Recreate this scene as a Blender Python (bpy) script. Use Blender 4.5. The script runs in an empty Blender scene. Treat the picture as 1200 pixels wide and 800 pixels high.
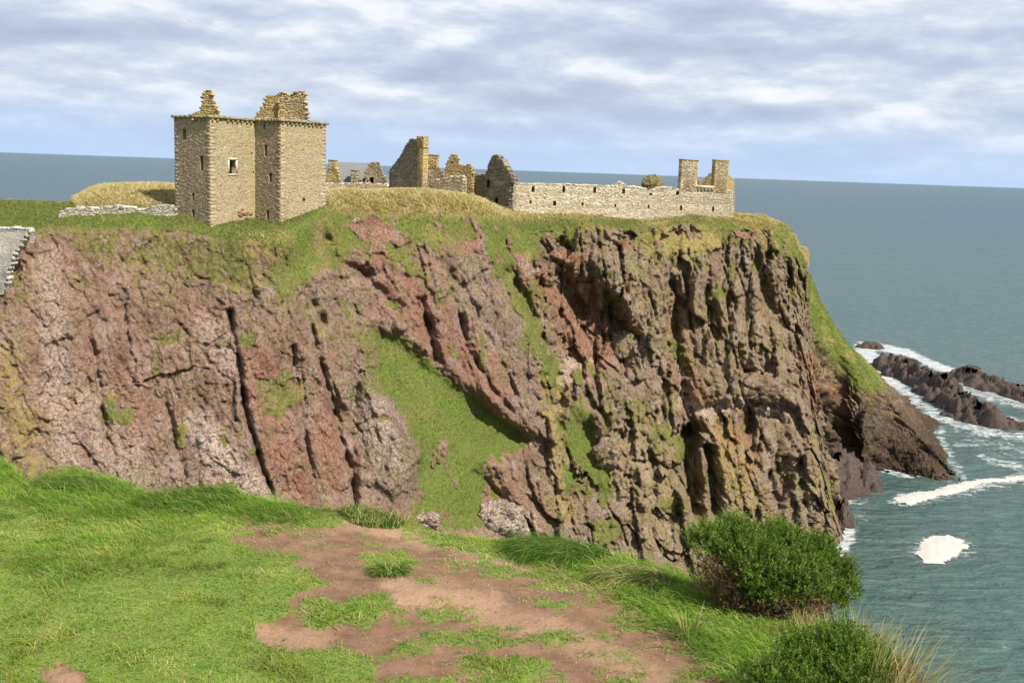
import bpy, bmesh, math, random
import numpy as np
from mathutils import Vector, Matrix
from mathutils.geometry import tessellate_polygon

random.seed(7)
rng = np.random.default_rng(11)
scene = bpy.context.scene
C = scene.collection

# ------------------------------------------------------------------ camera
HFOV = math.radians(50.0)
FPX = 600.0 / math.tan(HFOV / 2)            # focal length in photo pixels (1200 x 800)
PITCH = math.atan(202.0 / FPX)
ROLL = math.atan(42.0 / 1200.0)
CAM = np.array([0.0, 0.0, 56.0])            # metres above the sea
_F = np.array([0, math.cos(PITCH), -math.sin(PITCH)])
_R0 = np.array([1.0, 0, 0])
_U0 = np.array([0, math.sin(PITCH), math.cos(PITCH)])
_R = math.cos(ROLL) * _R0 + math.sin(ROLL) * _U0
_U = -math.sin(ROLL) * _R0 + math.cos(ROLL) * _U0
cam_d = bpy.data.cameras.new("camera")
cam = bpy.data.objects.new("camera", cam_d)
C.objects.link(cam)
cam_d.sensor_width = 36.0
cam_d.lens = 18.0 / math.tan(HFOV / 2)
cam_d.clip_start = 0.1
cam_d.clip_end = 80000.0
cam.matrix_world = Matrix((( _R[0], _U[0], -_F[0], CAM[0]),
                           ( _R[1], _U[1], -_F[1], CAM[1]),
                           ( _R[2], _U[2], -_F[2], CAM[2]),
                           (0, 0, 0, 1)))
scene.camera = cam
scene.render.resolution_x, scene.render.resolution_y = 1024, 682

# ------------------------------------------------------------------ light
SUN_AZ, SUN_EL = math.radians(48.0), math.radians(46.0)     # azimuth to the right of straight behind the camera
S = Vector((math.sin(SUN_AZ) * math.cos(SUN_EL), -math.cos(SUN_AZ) * math.cos(SUN_EL), math.sin(SUN_EL)))
sun_d = bpy.data.lights.new("sun", 'SUN')
sun_d.energy = 4.6
sun_d.angle = math.radians(0.55)
sun_d.color = (1.0, 0.945, 0.86)
sun = bpy.data.objects.new("sun", sun_d)
C.objects.link(sun)
sun.rotation_euler = S.to_track_quat('Z', 'Y').to_euler()

scene.view_settings.view_transform = 'Standard'
scene.view_settings.look = 'None'
scene.view_settings.gamma = 1.0
scene.view_settings.exposure = 0.7


def nd(nt, typ, **kw):
    n = nt.nodes.new(typ)
    for k, v in kw.items():
        if k.startswith('i_'):
            key = k[2:]
            key = int(key) if key.isdigit() else key.replace('_', ' ')
            n.inputs[key].default_value = v
        else:
            setattr(n, k, v)
    return n


def ramp(nt, stops, src=None, interp='LINEAR'):
    r = nt.nodes.new('ShaderNodeValToRGB')
    r.color_ramp.interpolation = interp
    el = r.color_ramp.elements
    while len(el) < len(stops):
        el.new(0.5)
    for e, (p, c) in zip(el, stops):
        e.position = p
        e.color = (c, c, c, 1) if isinstance(c, (int, float)) else (*c, 1)
    if src is not None:
        nt.links.new(src, r.inputs[0])
    return r.outputs[0]


def mixc(nt, fac, a, b, mode='MIX'):
    m = nt.nodes.new('ShaderNodeMix')
    m.data_type = 'RGBA'
    m.blend_type = mode
    for sock, v in ((m.inputs[0], fac), (m.inputs[6], a), (m.inputs[7], b)):
        if isinstance(v, (int, float)):
            sock.default_value = v
        elif isinstance(v, tuple):
            sock.default_value = (*v, 1) if len(v) == 3 else v
        else:
            nt.links.new(v, sock)
    return m.outputs[2]


def mth(nt, op, a, b=None, clamp=False):
    m = nt.nodes.new('ShaderNodeMath')
    m.operation = op
    m.use_clamp = clamp
    for i, v in enumerate((a, b)):
        if v is None:
            continue
        if isinstance(v, (int, float)):
            m.inputs[i].default_value = v
        else:
            nt.links.new(v, m.inputs[i])
    return m.outputs[0]


world = bpy.data.worlds.new("World")
scene.world = world
world.use_nodes = True
wt = world.node_tree
for n in list(wt.nodes):
    wt.nodes.remove(n)
w_out = wt.nodes.new('ShaderNodeOutputWorld')
w_bg = wt.nodes.new('ShaderNodeBackground')
w_bg.inputs[1].default_value = 0.1
sky = wt.nodes.new('ShaderNodeTexSky')
sky.sky_type = 'NISHITA'
sky.sun_disc = False
sky.sun_elevation = SUN_EL
sky.sun_rotation = math.atan2(S.x, S.y)
sky.altitude = 50
sky.air_density = 1.0
sky.dust_density = 1.5
tc = wt.nodes.new('ShaderNodeTexCoord')
# cloud deck: directions stretched so that low clouds read as long flat banks


def wnoise(scale, loc, rough=0.56, dist=0.3, detail=9.0):
    m = wt.nodes.new('ShaderNodeMapping')
    m.inputs['Scale'].default_value = scale
    m.inputs['Location'].default_value = loc
    wt.links.new(tc.outputs['Generated'], m.inputs[0])
    n = nd(wt, 'ShaderNodeTexNoise', i_Scale=1.0, i_Detail=detail, i_Roughness=rough, i_Distortion=dist)
    wt.links.new(m.outputs[0], n.inputs['Vector'])
    return n.outputs[0]




def cloudfield(dz):
    bank = wnoise((2.8, 2.8, 12.0), (3.1, 0.6, 0.35 + dz * 0.5), 0.5, 0.1)
    puff = wnoise((7.0, 7.0, 23.0), (7.7, 1.2, 5.1 + dz), 0.57, 0.05)
    return mth(wt, 'ADD', mth(wt, 'MULTIPLY', bank, 0.5), mth(wt, 'MULTIPLY', puff, 0.5))


d0 = cloudfield(0.0)
d1 = cloudfield(0.30)                       # the same deck a little higher: where it thins upward, tops catch the sun
lit = mth(wt, 'MULTIPLY', mth(wt, 'SUBTRACT', d0, d1), 2.5)
tone = mth(wt, 'ADD', mth(wt, 'ADD', mth(wt, 'MULTIPLY', mth(wt, 'SUBTRACT', d0, 0.5), -1.0), lit), 0.50)
cl = ramp(wt, [(0.16, (2.7, 3.15, 4.1)), (0.40, (3.35, 3.85, 4.8)), (0.53, (4.2, 4.65, 5.4)), (0.63, (5.4, 5.65, 6.05)), (0.80, (6.2, 6.3, 6.4))], tone)
sp = wt.nodes.new('ShaderNodeSeparateXYZ')
wt.links.new(tc.outputs['Generated'], sp.inputs[0])
low = ramp(wt, [(0.0, 0.9), (0.028, 0.6), (0.06, 0.0)], sp.outputs[2])
skyblue = mixc(wt, 0.45, sky.outputs[0], (3.6, 4.5, 5.9))
colw = mixc(wt, ramp(wt, [(0.38, 0.45), (0.46, 1.0)], d0), skyblue, cl)
colw = mixc(wt, low, colw, (3.3, 4.3, 5.9))
wt.links.new(colw, w_bg.inputs[0])
wt.links.new(w_bg.outputs[0], w_out.inputs[0])

# ------------------------------------------------------------------ geometry helpers


def ray(px, py):
    px = np.asarray(px, float)
    py = np.asarray(py, float)
    return _F + _R * ((px - 600) / FPX)[..., None] - _U * ((py - 400) / FPX)[..., None]


def at(px, py, Y):
    """World point seen at photo pixel (px, py) whose world Y is given."""
    d = ray(px, py)
    return CAM + d * (np.asarray(Y, float) / d[..., 1])[..., None]


def atz(px, py, z=0.0):
    d = ray(px, py)
    return CAM + d * ((z - CAM[2]) / d[..., 2])[..., None]


def W(px, z, Y):
    """World point in column px with height z at depth Y."""
    a = ray(px, 0.0)
    b = ray(px, 1.0) - a
    k = (z - CAM[2]) / Y
    py = (k * a[1] - a[2]) / (b[2] - k * b[1])
    return at(px, py, Y)


def proj(P):
    v = P - CAM
    w = v @ _F
    return 600 + FPX * (v @ _R) / w, 400 - FPX * (v @ _U) / w


def _hash(ix, iy, iz, seed):
    h = (ix.astype(np.uint32) * np.uint32(374761393)) ^ (iy.astype(np.uint32) * np.uint32(668265263)) ^ (iz.astype(np.uint32) * np.uint32(2147483647 - 58)) ^ np.uint32((seed * 2654435761) & 0xffffffff)
    h ^= h >> np.uint32(15)
    h *= np.uint32(2246822519)
    h ^= h >> np.uint32(13)
    h *= np.uint32(3266489917)
    h ^= h >> np.uint32(16)
    return h


def noise(P, seed=0):
    P = np.asarray(P, np.float64)
    i = np.floor(P).astype(np.int64)
    f = (P - i).astype(np.float32)
    u = f * f * f * (f * (f * 6 - 15) + 10)
    out = 0
    for dx in (0, 1):
        wx = u[:, 0] if dx else 1 - u[:, 0]
        for dy in (0, 1):
            wy = u[:, 1] if dy else 1 - u[:, 1]
            for dz in (0, 1):
                wz = u[:, 2] if dz else 1 - u[:, 2]
                h = _hash(i[:, 0] + dx, i[:, 1] + dy, i[:, 2] + dz, seed)
                gx = (h & np.uint32(1023)).astype(np.float32) / 511.5 - 1
                gy = ((h >> np.uint32(10)) & np.uint32(1023)).astype(np.float32) / 511.5 - 1
                gz = ((h >> np.uint32(20)) & np.uint32(1023)).astype(np.float32) / 511.5 - 1
                out = out + wx * wy * wz * (gx * (f[:, 0] - dx) + gy * (f[:, 1] - dy) + gz * (f[:, 2] - dz))
    return out * 1.3


def fbm(P, octv=4, seed=0, gain=0.5):
    s, a = 0, 1.0
    P = np.asarray(P, float)
    for k in range(octv):
        s = s + a * noise(P * 2.03 ** k + 17.3 * k, seed + k)
        a *= gain
    return s


def ridged(P, octv=4, seed=0, gain=0.5):
    s, a = 0, 1.0
    P = np.asarray(P, float)
    for k in range(octv):
        s = s + a * (1 - 2.6 * np.abs(noise(P * 2.03 ** k + 9.1 * k, seed + k)))
        a *= gain
    return s


def voronoi(P, seed=0):
    P = np.asarray(P, float)
    i = np.floor(P).astype(np.int64)
    f = (P - i).astype(np.float32)
    n = len(P)
    d1 = np.full(n, 9.0, np.float32)
    d2 = np.full(n, 9.0, np.float32)
    c1 = np.zeros(n, np.float32)
    vec = np.zeros((n, 3), np.float32)
    for dx in (-1, 0, 1):
        for dy in (-1, 0, 1):
            for dz in (-1, 0, 1):
                h = _hash(i[:, 0] + dx, i[:, 1] + dy, i[:, 2] + dz, seed)
                ax = (h & np.uint32(1023)).astype(np.float32) / 1023 + dx - f[:, 0]
                ay = ((h >> np.uint32(10)) & np.uint32(1023)).astype(np.float32) / 1023 + dy - f[:, 1]
                az = ((h >> np.uint32(20)) & np.uint32(1023)).astype(np.float32) / 1023 + dz - f[:, 2]
                d = np.sqrt(ax * ax + ay * ay + az * az)
                r = ((h * np.uint32(747796405)) >> np.uint32(16)).astype(np.float32) / 65535
                m = d < d1
                d2 = np.where(m, d1, np.minimum(d2, d))
                c1 = np.where(m, r, c1)
                vec[m, 0], vec[m, 1], vec[m, 2] = ax[m], ay[m], az[m]
                d1 = np.where(m, d, d1)
    VOR['vec'] = vec
    return d1, d2 - d1, c1


VOR = {}


def facets(P, seed=0):
    """Every cell is a chip of rock: its own height and its own tilted face. Returns offset about -0.5..0.5 and edge distance."""
    d, e, c = voronoi(P, seed)
    v = VOR['vec']
    t = (np.cos(c * 91.0) * v[:, 0] + np.sin(c * 57.0) * v[:, 1] + 0.45 * np.cos(c * 133.0 + 1) * v[:, 2])
    return (c - 0.5) + 0.9 * t, e


def sstep(a, b, x):
    t = np.clip((x - a) / (b - a), 0, 1)
    return t * t * (3 - 2 * t)


def dline(px, py, pts):
    """Distance (pixels of the plan the caller uses) to a polyline."""
    best = np.full(px.shape, 1e9)
    for (x0, y0), (x1, y1) in zip(pts[:-1], pts[1:]):
        dx, dy = x1 - x0, y1 - y0
        t = np.clip(((px - x0) * dx + (py - y0) * dy) / (dx * dx + dy * dy), 0, 1)
        best = np.minimum(best, np.hypot(px - x0 - t * dx, py - y0 - t * dy))
    return best


def inpoly(px, py, pts):
    r = np.zeros(np.shape(px), bool)
    n = len(pts)
    for k in range(n):
        x0, y0 = pts[k]
        x1, y1 = pts[(k + 1) % n]
        if y0 == y1:
            continue
        c = ((y0 > py) != (y1 > py)) & (px < (x1 - x0) * (py - y0) / (y1 - y0) + x0)
        r ^= c
    return r


def sdpoly(px, py, pts):
    """Signed distance, positive inside."""
    d = dline(px, py, list(pts) + [pts[0]])
    return np.where(inpoly(px, py, pts), d, -d)


def mesh_np(name, V, faces, mat, parent=None, smooth=False, cols=None, loc=None):
    """One mesh object from numpy vertices and a (n,3) or (n,4) face array."""
    V = np.asarray(V, np.float32)
    faces = np.asarray(faces, np.int32)
    if loc is not None:
        V = V - np.asarray(loc, np.float32)
    me = bpy.data.meshes.new(name)
    k = faces.shape[1]
    me.vertices.add(len(V))
    me.vertices.foreach_set('co', V.ravel())
    me.loops.add(faces.size)
    me.loops.foreach_set('vertex_index', faces.ravel())
    me.polygons.add(len(faces))
    me.polygons.foreach_set('loop_start', np.arange(0, faces.size, k, dtype=np.int32))
    if smooth:
        me.polygons.foreach_set('use_smooth', np.ones(len(faces), bool))
    me.update(calc_edges=True)
    for cn, arr in (cols or {}).items():
        arr = np.asarray(arr, np.float32)
        if arr.shape[1] == 3:
            arr = np.concatenate([arr, np.ones((len(arr), 1), np.float32)], 1)
        a = me.attributes.new(cn, 'FLOAT_COLOR', 'POINT')
        a.data.foreach_set('color', arr.ravel())
    me.materials.append(mat)
    o = bpy.data.objects.new(name, me)
    C.objects.link(o)
    if loc is not None and parent is None:
        o.location = [float(c) for c in loc]
    if parent is not None:
        o.parent = parent
    return o


def tag(o, label=None, cat=None, group=None, kind=None):
    if label: o['label'] = label
    if cat: o['category'] = cat
    if group: o['group'] = group
    if kind: o['kind'] = kind
    return o


def thing(name, label, cat, loc, group=None):
    o = bpy.data.objects.new(name, None)
    o.empty_display_size = 0.5
    C.objects.link(o)
    o.location = [float(c) for c in loc]
    return tag(o, label, cat, group)


def grid_faces(ni, nj):
    a = np.arange(ni * nj).reshape(ni, nj)
    return np.stack([a[:-1, :-1], a[1:, :-1], a[1:, 1:], a[:-1, 1:]], -1).reshape(-1, 4)


def spline(X, xs):
    """Cubic (Catmull-Rom like, non uniform) interpolation of control rows X (n,...) at parameters xs in 0..n-1."""
    n = len(X)
    i = np.clip(np.floor(xs).astype(int), 0, n - 2)
    t = (xs - i).reshape((-1,) + (1,) * (X.ndim - 1))
    p0 = X[np.maximum(i - 1, 0)]
    p1 = X[i]
    p2 = X[i + 1]
    p3 = X[np.minimum(i + 2, n - 1)]
    m1 = (p2 - p0) * 0.5 * 0.85
    m2 = (p3 - p1) * 0.5 * 0.85
    t2, t3 = t * t, t * t * t
    return p1 * (2 * t3 - 3 * t2 + 1) + m1 * (t3 - 2 * t2 + t) + p2 * (3 * t2 - 2 * t3) + m2 * (t3 - t2)


# ------------------------------------------------------------------ materials


def newmat(name):
    m = bpy.data.materials.new(name)
    m.use_nodes = True
    nt = m.node_tree
    b = nt.nodes['Principled BSDF']
    b.inputs['Roughness'].default_value = 0.9
    b.inputs['Specular IOR Level'].default_value = 0.2
    return m, nt, b


def attr(nt, name):
    a = nt.nodes.new('ShaderNodeAttribute')
    a.attribute_name = name
    return a


def geo_pos(nt):
    return nt.nodes.new('ShaderNodeNewGeometry').outputs['Position']


def bump(nt, b, height, dist, strength=1.0, prev=None):
    bp = nt.nodes.new('ShaderNodeBump')
    bp.inputs['Strength'].default_value = strength
    bp.inputs['Distance'].default_value = dist
    nt.links.new(height, bp.inputs['Height'])
    if prev is not None:
        nt.links.new(prev, bp.inputs['Normal'])
    nt.links.new(bp.outputs[0], b.inputs['Normal'])
    return bp.outputs[0]


def tex(nt, pos, scale, detail=6.0, rough=0.6, vscale=None, dist=0.0):
    v = pos
    if vscale:
        mp = nt.nodes.new('ShaderNodeMapping')
        mp.inputs['Scale'].default_value = vscale
        nt.links.new(pos, mp.inputs[0])
        v = mp.outputs[0]
    n = nd(nt, 'ShaderNodeTexNoise', i_Scale=scale, i_Detail=detail, i_Roughness=rough, i_Distortion=dist)
    nt.links.new(v, n.inputs['Vector'])
    return n.outputs[0]


def make_rock_mat():
    m, nt, b = newmat('cliff_rock')
    pos = geo_pos(nt)
    m1 = nt.nodes.new('ShaderNodeSeparateColor')
    nt.links.new(attr(nt, 'mask_a').outputs['Color'], m1.inputs[0])     # grass, dry, red
    m2 = nt.nodes.new('ShaderNodeSeparateColor')
    nt.links.new(attr(nt, 'mask_b').outputs['Color'], m2.inputs[0])     # lichen, pale, grey
    big = tex(nt, pos, 0.13, 5, 0.55)
    mid = tex(nt, pos, 0.8, 8, 0.65)
    fine = tex(nt, pos, 3.2, 8, 0.7)
    base = mixc(nt, ramp(nt, [(0.38, 0.0), (0.62, 1.0)], mid), (0.132, 0.068, 0.046), (0.285, 0.168, 0.118))
    base = mixc(nt, ramp(nt, [(0.35, 0.0), (0.7, 0.75)], big), base, (0.205, 0.128, 0.084))
    grey = mixc(nt, ramp(nt, [(0.36, 0.0), (0.64, 1.0)], fine), (0.072, 0.050, 0.038), (0.262, 0.196, 0.148))
    base = mixc(nt, m2.outputs[2], base, grey)
    red = mixc(nt, ramp(nt, [(0.36, 0.0), (0.64, 1.0)], fine), (0.145, 0.056, 0.036), (0.285, 0.125, 0.08))
    base = mixc(nt, m1.outputs[2], base, red)
    # pale wash and bird lime
    pn = ramp(nt, [(0.40, 0.0), (0.60, 1.0)], fine)
    base = mixc(nt, mth(nt, 'MULTIPLY', m2.outputs[1], pn), base, (0.56, 0.46, 0.39))
    # conglomerate pebbles
    vo = nd(nt, 'ShaderNodeTexVoronoi', i_Scale=2.1)
    nt.links.new(pos, vo.inputs['Vector'])
    peb = ramp(nt, [(0.10, 1.0), (0.30, 0.0)], vo.outputs['Distance'])
    base = mixc(nt, mth(nt, 'MULTIPLY', peb, 0.34), base, mixc(nt, 0.6, vo.outputs['Color'], (0.42, 0.31, 0.26), 'MIX'))
    vo2 = nd(nt, 'ShaderNodeTexVoronoi', i_Scale=5.0)
    nt.links.new(pos, vo2.inputs['Vector'])
    spk = ramp(nt, [(0.12, 1.0), (0.26, 0.0)], vo2.outputs['Distance'])
    sel = ramp(nt, [(0.66, 0.0), (0.70, 1.0)], nt_sep(nt, vo2.outputs['Color']))
    base = mixc(nt, mth(nt, 'MULTIPLY', mth(nt, 'MULTIPLY', spk, sel), 0.6), base, (0.55, 0.48, 0.42))
    dv = ramp(nt, [(0.50, 0.0), (0.64, 0.6)], tex(nt, pos, 0.28, 8, 0.66, (1.0, 1.0, 0.4)))
    base = mixc(nt, dv, base, mixc(nt, 1.0, base, (0.52, 0.47, 0.46), 'MULTIPLY'))
    # yellow lichen
    ln = ramp(nt, [(0.45, 0.0), (0.58, 1.0)], tex(nt, pos, 1.5, 9, 0.72))
    base = mixc(nt, mth(nt, 'MULTIPLY', ln, m2.outputs[0], True), base, (0.32, 0.255, 0.06))
    oc = ramp(nt, [(0.47, 0.0), (0.60, 0.75)], tex(nt, pos, 0.33, 9, 0.68))
    base = mixc(nt, mth(nt, 'MULTIPLY', oc, mth(nt, 'ADD', mth(nt, 'MULTIPLY', m2.outputs[2], 0.50), 0.28), True), base, mixc(nt, ramp(nt, [(0.4, 0.0), (0.62, 1.0)], fine), (0.10, 0.086, 0.032), (0.28, 0.235, 0.085)))
    pv = ramp(nt, [(0.53, 0.0), (0.64, 0.5)], tex(nt, pos, 0.45, 8, 0.7, (1.0, 1.0, 0.45)))
    base = mixc(nt, pv, base, mixc(nt, ramp(nt, [(0.4, 0.0), (0.6, 1.0)], fine), (0.24, 0.18, 0.145), (0.42, 0.335, 0.275)))
    # thin turf and grass, patchy at its edge
    gn = tex(nt, pos, 1.1, 10, 0.72)
    gf = mth(nt, 'ADD', m1.outputs[0], mth(nt, 'MULTIPLY', mth(nt, 'SUBTRACT', gn, 0.5), 1.5))
    gf = ramp(nt, [(0.46, 0.0), (0.60, 1.0)], gf)
    green = mixc(nt, ramp(nt, [(0.35, 0.0), (0.66, 1.0)], fine), (0.065, 0.105, 0.018), (0.18, 0.225, 0.045))
    green = mixc(nt, ramp(nt, [(0.40, 0.0), (0.66, 0.65)], tex(nt, pos, 0.35, 6, 0.6)), green, (0.15, 0.135, 0.045))
    olive = mixc(nt, ramp(nt, [(0.35, 0.0), (0.65, 1.0)], fine), (0.09, 0.085, 0.026), (0.225, 0.20, 0.07))
    green = mixc(nt, ramp(nt, [(0.62, 0.0), (0.90, 1.0)], m1.outputs[0]), olive, green)
    straw = mixc(nt, ramp(nt, [(0.35, 0.0), (0.65, 1.0)], fine), (0.22, 0.165, 0.055), (0.40, 0.31, 0.12))
    turf = mixc(nt, m1.outputs[1], green, straw)
    base = mixc(nt, gf, base, turf)
    nt.links.new(base, b.inputs['Base Color'])
    vc = nd(nt, 'ShaderNodeTexVoronoi', i_Scale=1.6)
    vc.feature = 'DISTANCE_TO_EDGE'
    vmap = nt.nodes.new('ShaderNodeMapping')
    vmap.inputs['Scale'].default_value = (1.0, 1.0, 0.6)
    va = nt.nodes.new('ShaderNodeVectorMath')
    va.operation = 'ADD'
    nw = nd(nt, 'ShaderNodeTexNoise', i_Scale=1.5, i_Detail=3.0)
    nt.links.new(pos, nw.inputs['Vector'])
    nt.links.new(pos, va.inputs[0])
    nt.links.new(nw.outputs['Color'], va.inputs[1])
    nt.links.new(va.outputs[0], vmap.inputs[0])
    nt.links.new(vmap.outputs[0], vc.inputs['Vector'])
    crk = ramp(nt, [(0.0, 0.0), (0.07, 1.0)], vc.outputs['Distance'])
    h = mth(nt, 'ADD', mth(nt, 'MULTIPLY', mid, 0.9), mth(nt, 'MULTIPLY', fine, 0.5))
    h = mth(nt, 'ADD', h, mth(nt, 'MULTIPLY', peb, 0.10))
    h = mth(nt, 'ADD', h, mth(nt, 'MULTIPLY', crk, 0.16))
    bump(nt, b, h, 0.5, 0.9)
    b.inputs['Roughness'].default_value = 0.95
    b.inputs['Specular IOR Level'].default_value = 0.1
    return m


def nt_sep(nt, colsock):
    s = nt.nodes.new('ShaderNodeSeparateColor')
    nt.links.new(colsock, s.inputs[0])
    return s.outputs[0]


def make_searock_mat():
    m, nt, b = newmat('wet_rock')
    pos = geo_pos(nt)
    z = nt.nodes.new('ShaderNodeSeparateXYZ')
    nt.links.new(pos, z.inputs[0])
    mid = tex(nt, pos, 0.9, 8, 0.65)
    fine = tex(nt, pos, 3.0, 8, 0.7)
    base = mixc(nt, ramp(nt, [(0.38, 0.0), (0.64, 1.0)], fine), (0.038, 0.028, 0.024), (0.115, 0.08, 0.063))
    wet = ramp(nt, [(0.0, 1.0), (1.0, 0.0)], mth(nt, 'MULTIPLY', mth(nt, 'ADD', z.outputs[2], mid), 0.45))
    base = mixc(nt, mth(nt, 'MULTIPLY', wet, 0.65), base, (0.035, 0.027, 0.022))
    nt.links.new(base, b.inputs['Base Color'])
    bump(nt, b, mth(nt, 'ADD', mth(nt, 'MULTIPLY', mid, 0.8), mth(nt, 'MULTIPLY', fine, 0.4)), 0.5, 0.9)
    b.inputs['Roughness'].default_value = 0.7
    return m


def make_blade_mat(name, trans=0.35):
    m, nt, b = newmat(name)
    nt.nodes.remove(b)
    out = nt.nodes['Material Output']
    col = attr(nt, 'col').outputs['Color']
    d = nt.nodes.new('ShaderNodeBsdfDiffuse')
    t = nt.nodes.new('ShaderNodeBsdfTranslucent')
    nt.links.new(col, d.inputs[0])
    nt.links.new(mixc(nt, 1.0, col, (1.15, 1.25, 0.7), 'MULTIPLY'), t.inputs[0])
    mx = nt.nodes.new('ShaderNodeMixShader')
    mx.inputs[0].default_value = trans
    nt.links.new(d.outputs[0], mx.inputs[1])
    nt.links.new(t.outputs[0], mx.inputs[2])
    nt.links.new(mx.outputs[0], out.inputs[0])
    return m


def make_stone_mat():
    m, nt, b = newmat('rubble_stone')
    pos = geo_pos(nt)
    col = attr(nt, 'col').outputs['Color']
    fine = tex(nt, pos, 5.0, 8, 0.7)
    mid = tex(nt, pos, 0.9, 6, 0.6)
    base = mixc(nt, 1.0, col, ramp(nt, [(0.25, (0.62, 0.60, 0.58)), (0.7, (1.25, 1.22, 1.18))], fine), 'MULTIPLY')
    base = mixc(nt, ramp(nt, [(0.54, 0.0), (0.70, 0.45)], mid), base, (0.36, 0.29, 0.12))
    nt.links.new(base, b.inputs['Base Color'])
    bump(nt, b, fine, 0.12, 0.8)
    return m


def make_mortar_mat(name, c0, c1):
    m, nt, b = newmat(name)
    pos = geo_pos(nt)
    fine = tex(nt, pos, 4.0, 8, 0.7)
    mid = tex(nt, pos, 0.5, 6, 0.6)
    base = mixc(nt, ramp(nt, [(0.35, 0.0), (0.65, 1.0)], fine), c0, c1)
    base = mixc(nt, ramp(nt, [(0.5, 0.0), (0.7, 0.5)], mid), base, (0.33, 0.26, 0.10))
    nt.links.new(base, b.inputs['Base Color'])
    bump(nt, b, fine, 0.15, 0.9)
    return m


def flat_mat(name, c, rough=0.9):
    m, nt, b = newmat(name)
    pos = geo_pos(nt)
    f = tex(nt, pos, 6.0, 6, 0.65)
    base = mixc(nt, ramp(nt, [(0.3, 0.0), (0.7, 1.0)], f), tuple(x * 0.72 for x in c), tuple(x * 1.2 for x in c))
    nt.links.new(base, b.inputs['Base Color'])
    b.inputs['Roughness'].default_value = rough
    return m


def make_sea_mat():
    m, nt, b = newmat('sea_water')
    pos = geo_pos(nt)
    sw = tex(nt, pos, 0.055, 4, 0.5, (0.55, 1.7, 1.0), 0.6)
    ch = tex(nt, pos, 0.35, 6, 0.62, (0.7, 1.6, 1.0), 0.4)
    rp = tex(nt, pos, 1.8, 5, 0.6, (0.8, 1.3, 1.0))
    big = tex(nt, pos, 0.004, 5, 0.55, (0.35, 1.5, 1.0), 0.4)
    cd = nt.nodes.new('ShaderNodeSeparateXYZ')
    nt.links.new(pos, cd.inputs[0])
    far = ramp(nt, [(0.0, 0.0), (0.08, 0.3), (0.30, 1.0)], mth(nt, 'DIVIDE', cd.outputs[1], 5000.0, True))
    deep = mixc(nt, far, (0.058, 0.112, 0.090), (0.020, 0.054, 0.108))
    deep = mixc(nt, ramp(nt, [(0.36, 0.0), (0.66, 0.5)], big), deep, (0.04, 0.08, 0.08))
    deep = mixc(nt, ramp(nt, [(0.40, 0.0), (0.66, 0.7)], ch), deep, (0.095, 0.145, 0.118))
    # foam: density painted by where waves break, lace from noise; scattered whitecaps offshore
    fo = attr(nt, 'foam')
    fs = nt.nodes.new('ShaderNodeSeparateColor')
    nt.links.new(fo.outputs['Color'], fs.inputs[0])
    lace = tex(nt, pos, 0.55, 9, 0.68, (0.8, 1.3, 1.0), 1.2)
    lf = mth(nt, 'ADD', fs.outputs[0], mth(nt, 'MULTIPLY', mth(nt, 'SUBTRACT', lace, 0.5), 2.6))
    lf = ramp(nt, [(0.42, 0.0), (0.78, 1.0)], lf)
    wc = tex(nt, pos, 0.11, 8, 0.62, (0.42, 1.6, 1.0), 0.3)
    wcf = ramp(nt, [(0.742, 0.0), (0.775, 0.8)], wc)
    lf = mth(nt, 'MAXIMUM', lf, wcf)
    basec = mixc(nt, lf, deep, (0.50, 0.51, 0.50))
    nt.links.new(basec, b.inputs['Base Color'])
    rg = mixc(nt, lf, (0.32, 0.32, 0.32), (0.9, 0.9, 0.9))
    nt.links.new(rg, b.inputs['Roughness'])
    b.inputs['Specular IOR Level'].default_value = 0.17
    h = mth(nt, 'ADD', mth(nt, 'MULTIPLY', sw, 4.0), mth(nt, 'MULTIPLY', ch, 1.6))
    h = mth(nt, 'ADD', h, mth(nt, 'MULTIPLY', rp, 0.22))
    bump(nt, b, h, 1.3, 1.0)
    return m


def make_ground_mat():
    m, nt, b = newmat('turf_and_soil')
    pos = geo_pos(nt)
    s = nt.nodes.new('ShaderNodeSeparateColor')
    nt.links.new(attr(nt, 'mask_a').outputs['Color'], s.inputs[0])      # bare, pale track, long
    n1 = tex(nt, pos, 3.0, 10, 0.7)
    n2 = tex(nt, pos, 28.0, 6, 0.7)
    soil = mixc(nt, ramp(nt, [(0.33, 0.0), (0.67, 1.0)], n1), (0.125, 0.066, 0.036), (0.235, 0.138, 0.084))
    soil = mixc(nt, ramp(nt, [(0.55, 0.0), (0.75, 0.7)], n2), soil, (0.30, 0.19, 0.12))
    pale = mixc(nt, ramp(nt, [(0.33, 0.0), (0.67, 1.0)], n2), (0.26, 0.155, 0.09), (0.38, 0.245, 0.15))
    soil = mixc(nt, s.outputs[1], soil, pale)
    turf = mixc(nt, ramp(nt, [(0.35, 0.0), (0.65, 1.0)], n2), (0.08, 0.13, 0.02), (0.17, 0.24, 0.04))
    turf = mixc(nt, ramp(nt, [(0.42, 0.0), (0.66, 0.6)], n1), turf, (0.15, 0.17, 0.04))
    f = mth(nt, 'ADD', s.outputs[0], mth(nt, 'MULTIPLY', mth(nt, 'SUBTRACT', n1, 0.5), 1.3))
    f = mth(nt, 'ADD', f, mth(nt, 'MULTIPLY', mth(nt, 'SUBTRACT', n2, 0.5), 0.7))
    f = ramp(nt, [(0.36, 0.0), (0.62, 1.0)], f)
    nt.links.new(mixc(nt, f, turf, soil), b.inputs['Base Color'])
    bump(nt, b, mth(nt, 'ADD', n1, mth(nt, 'MULTIPLY', n2, 0.35)), 0.035, 0.9)
    return m


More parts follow.
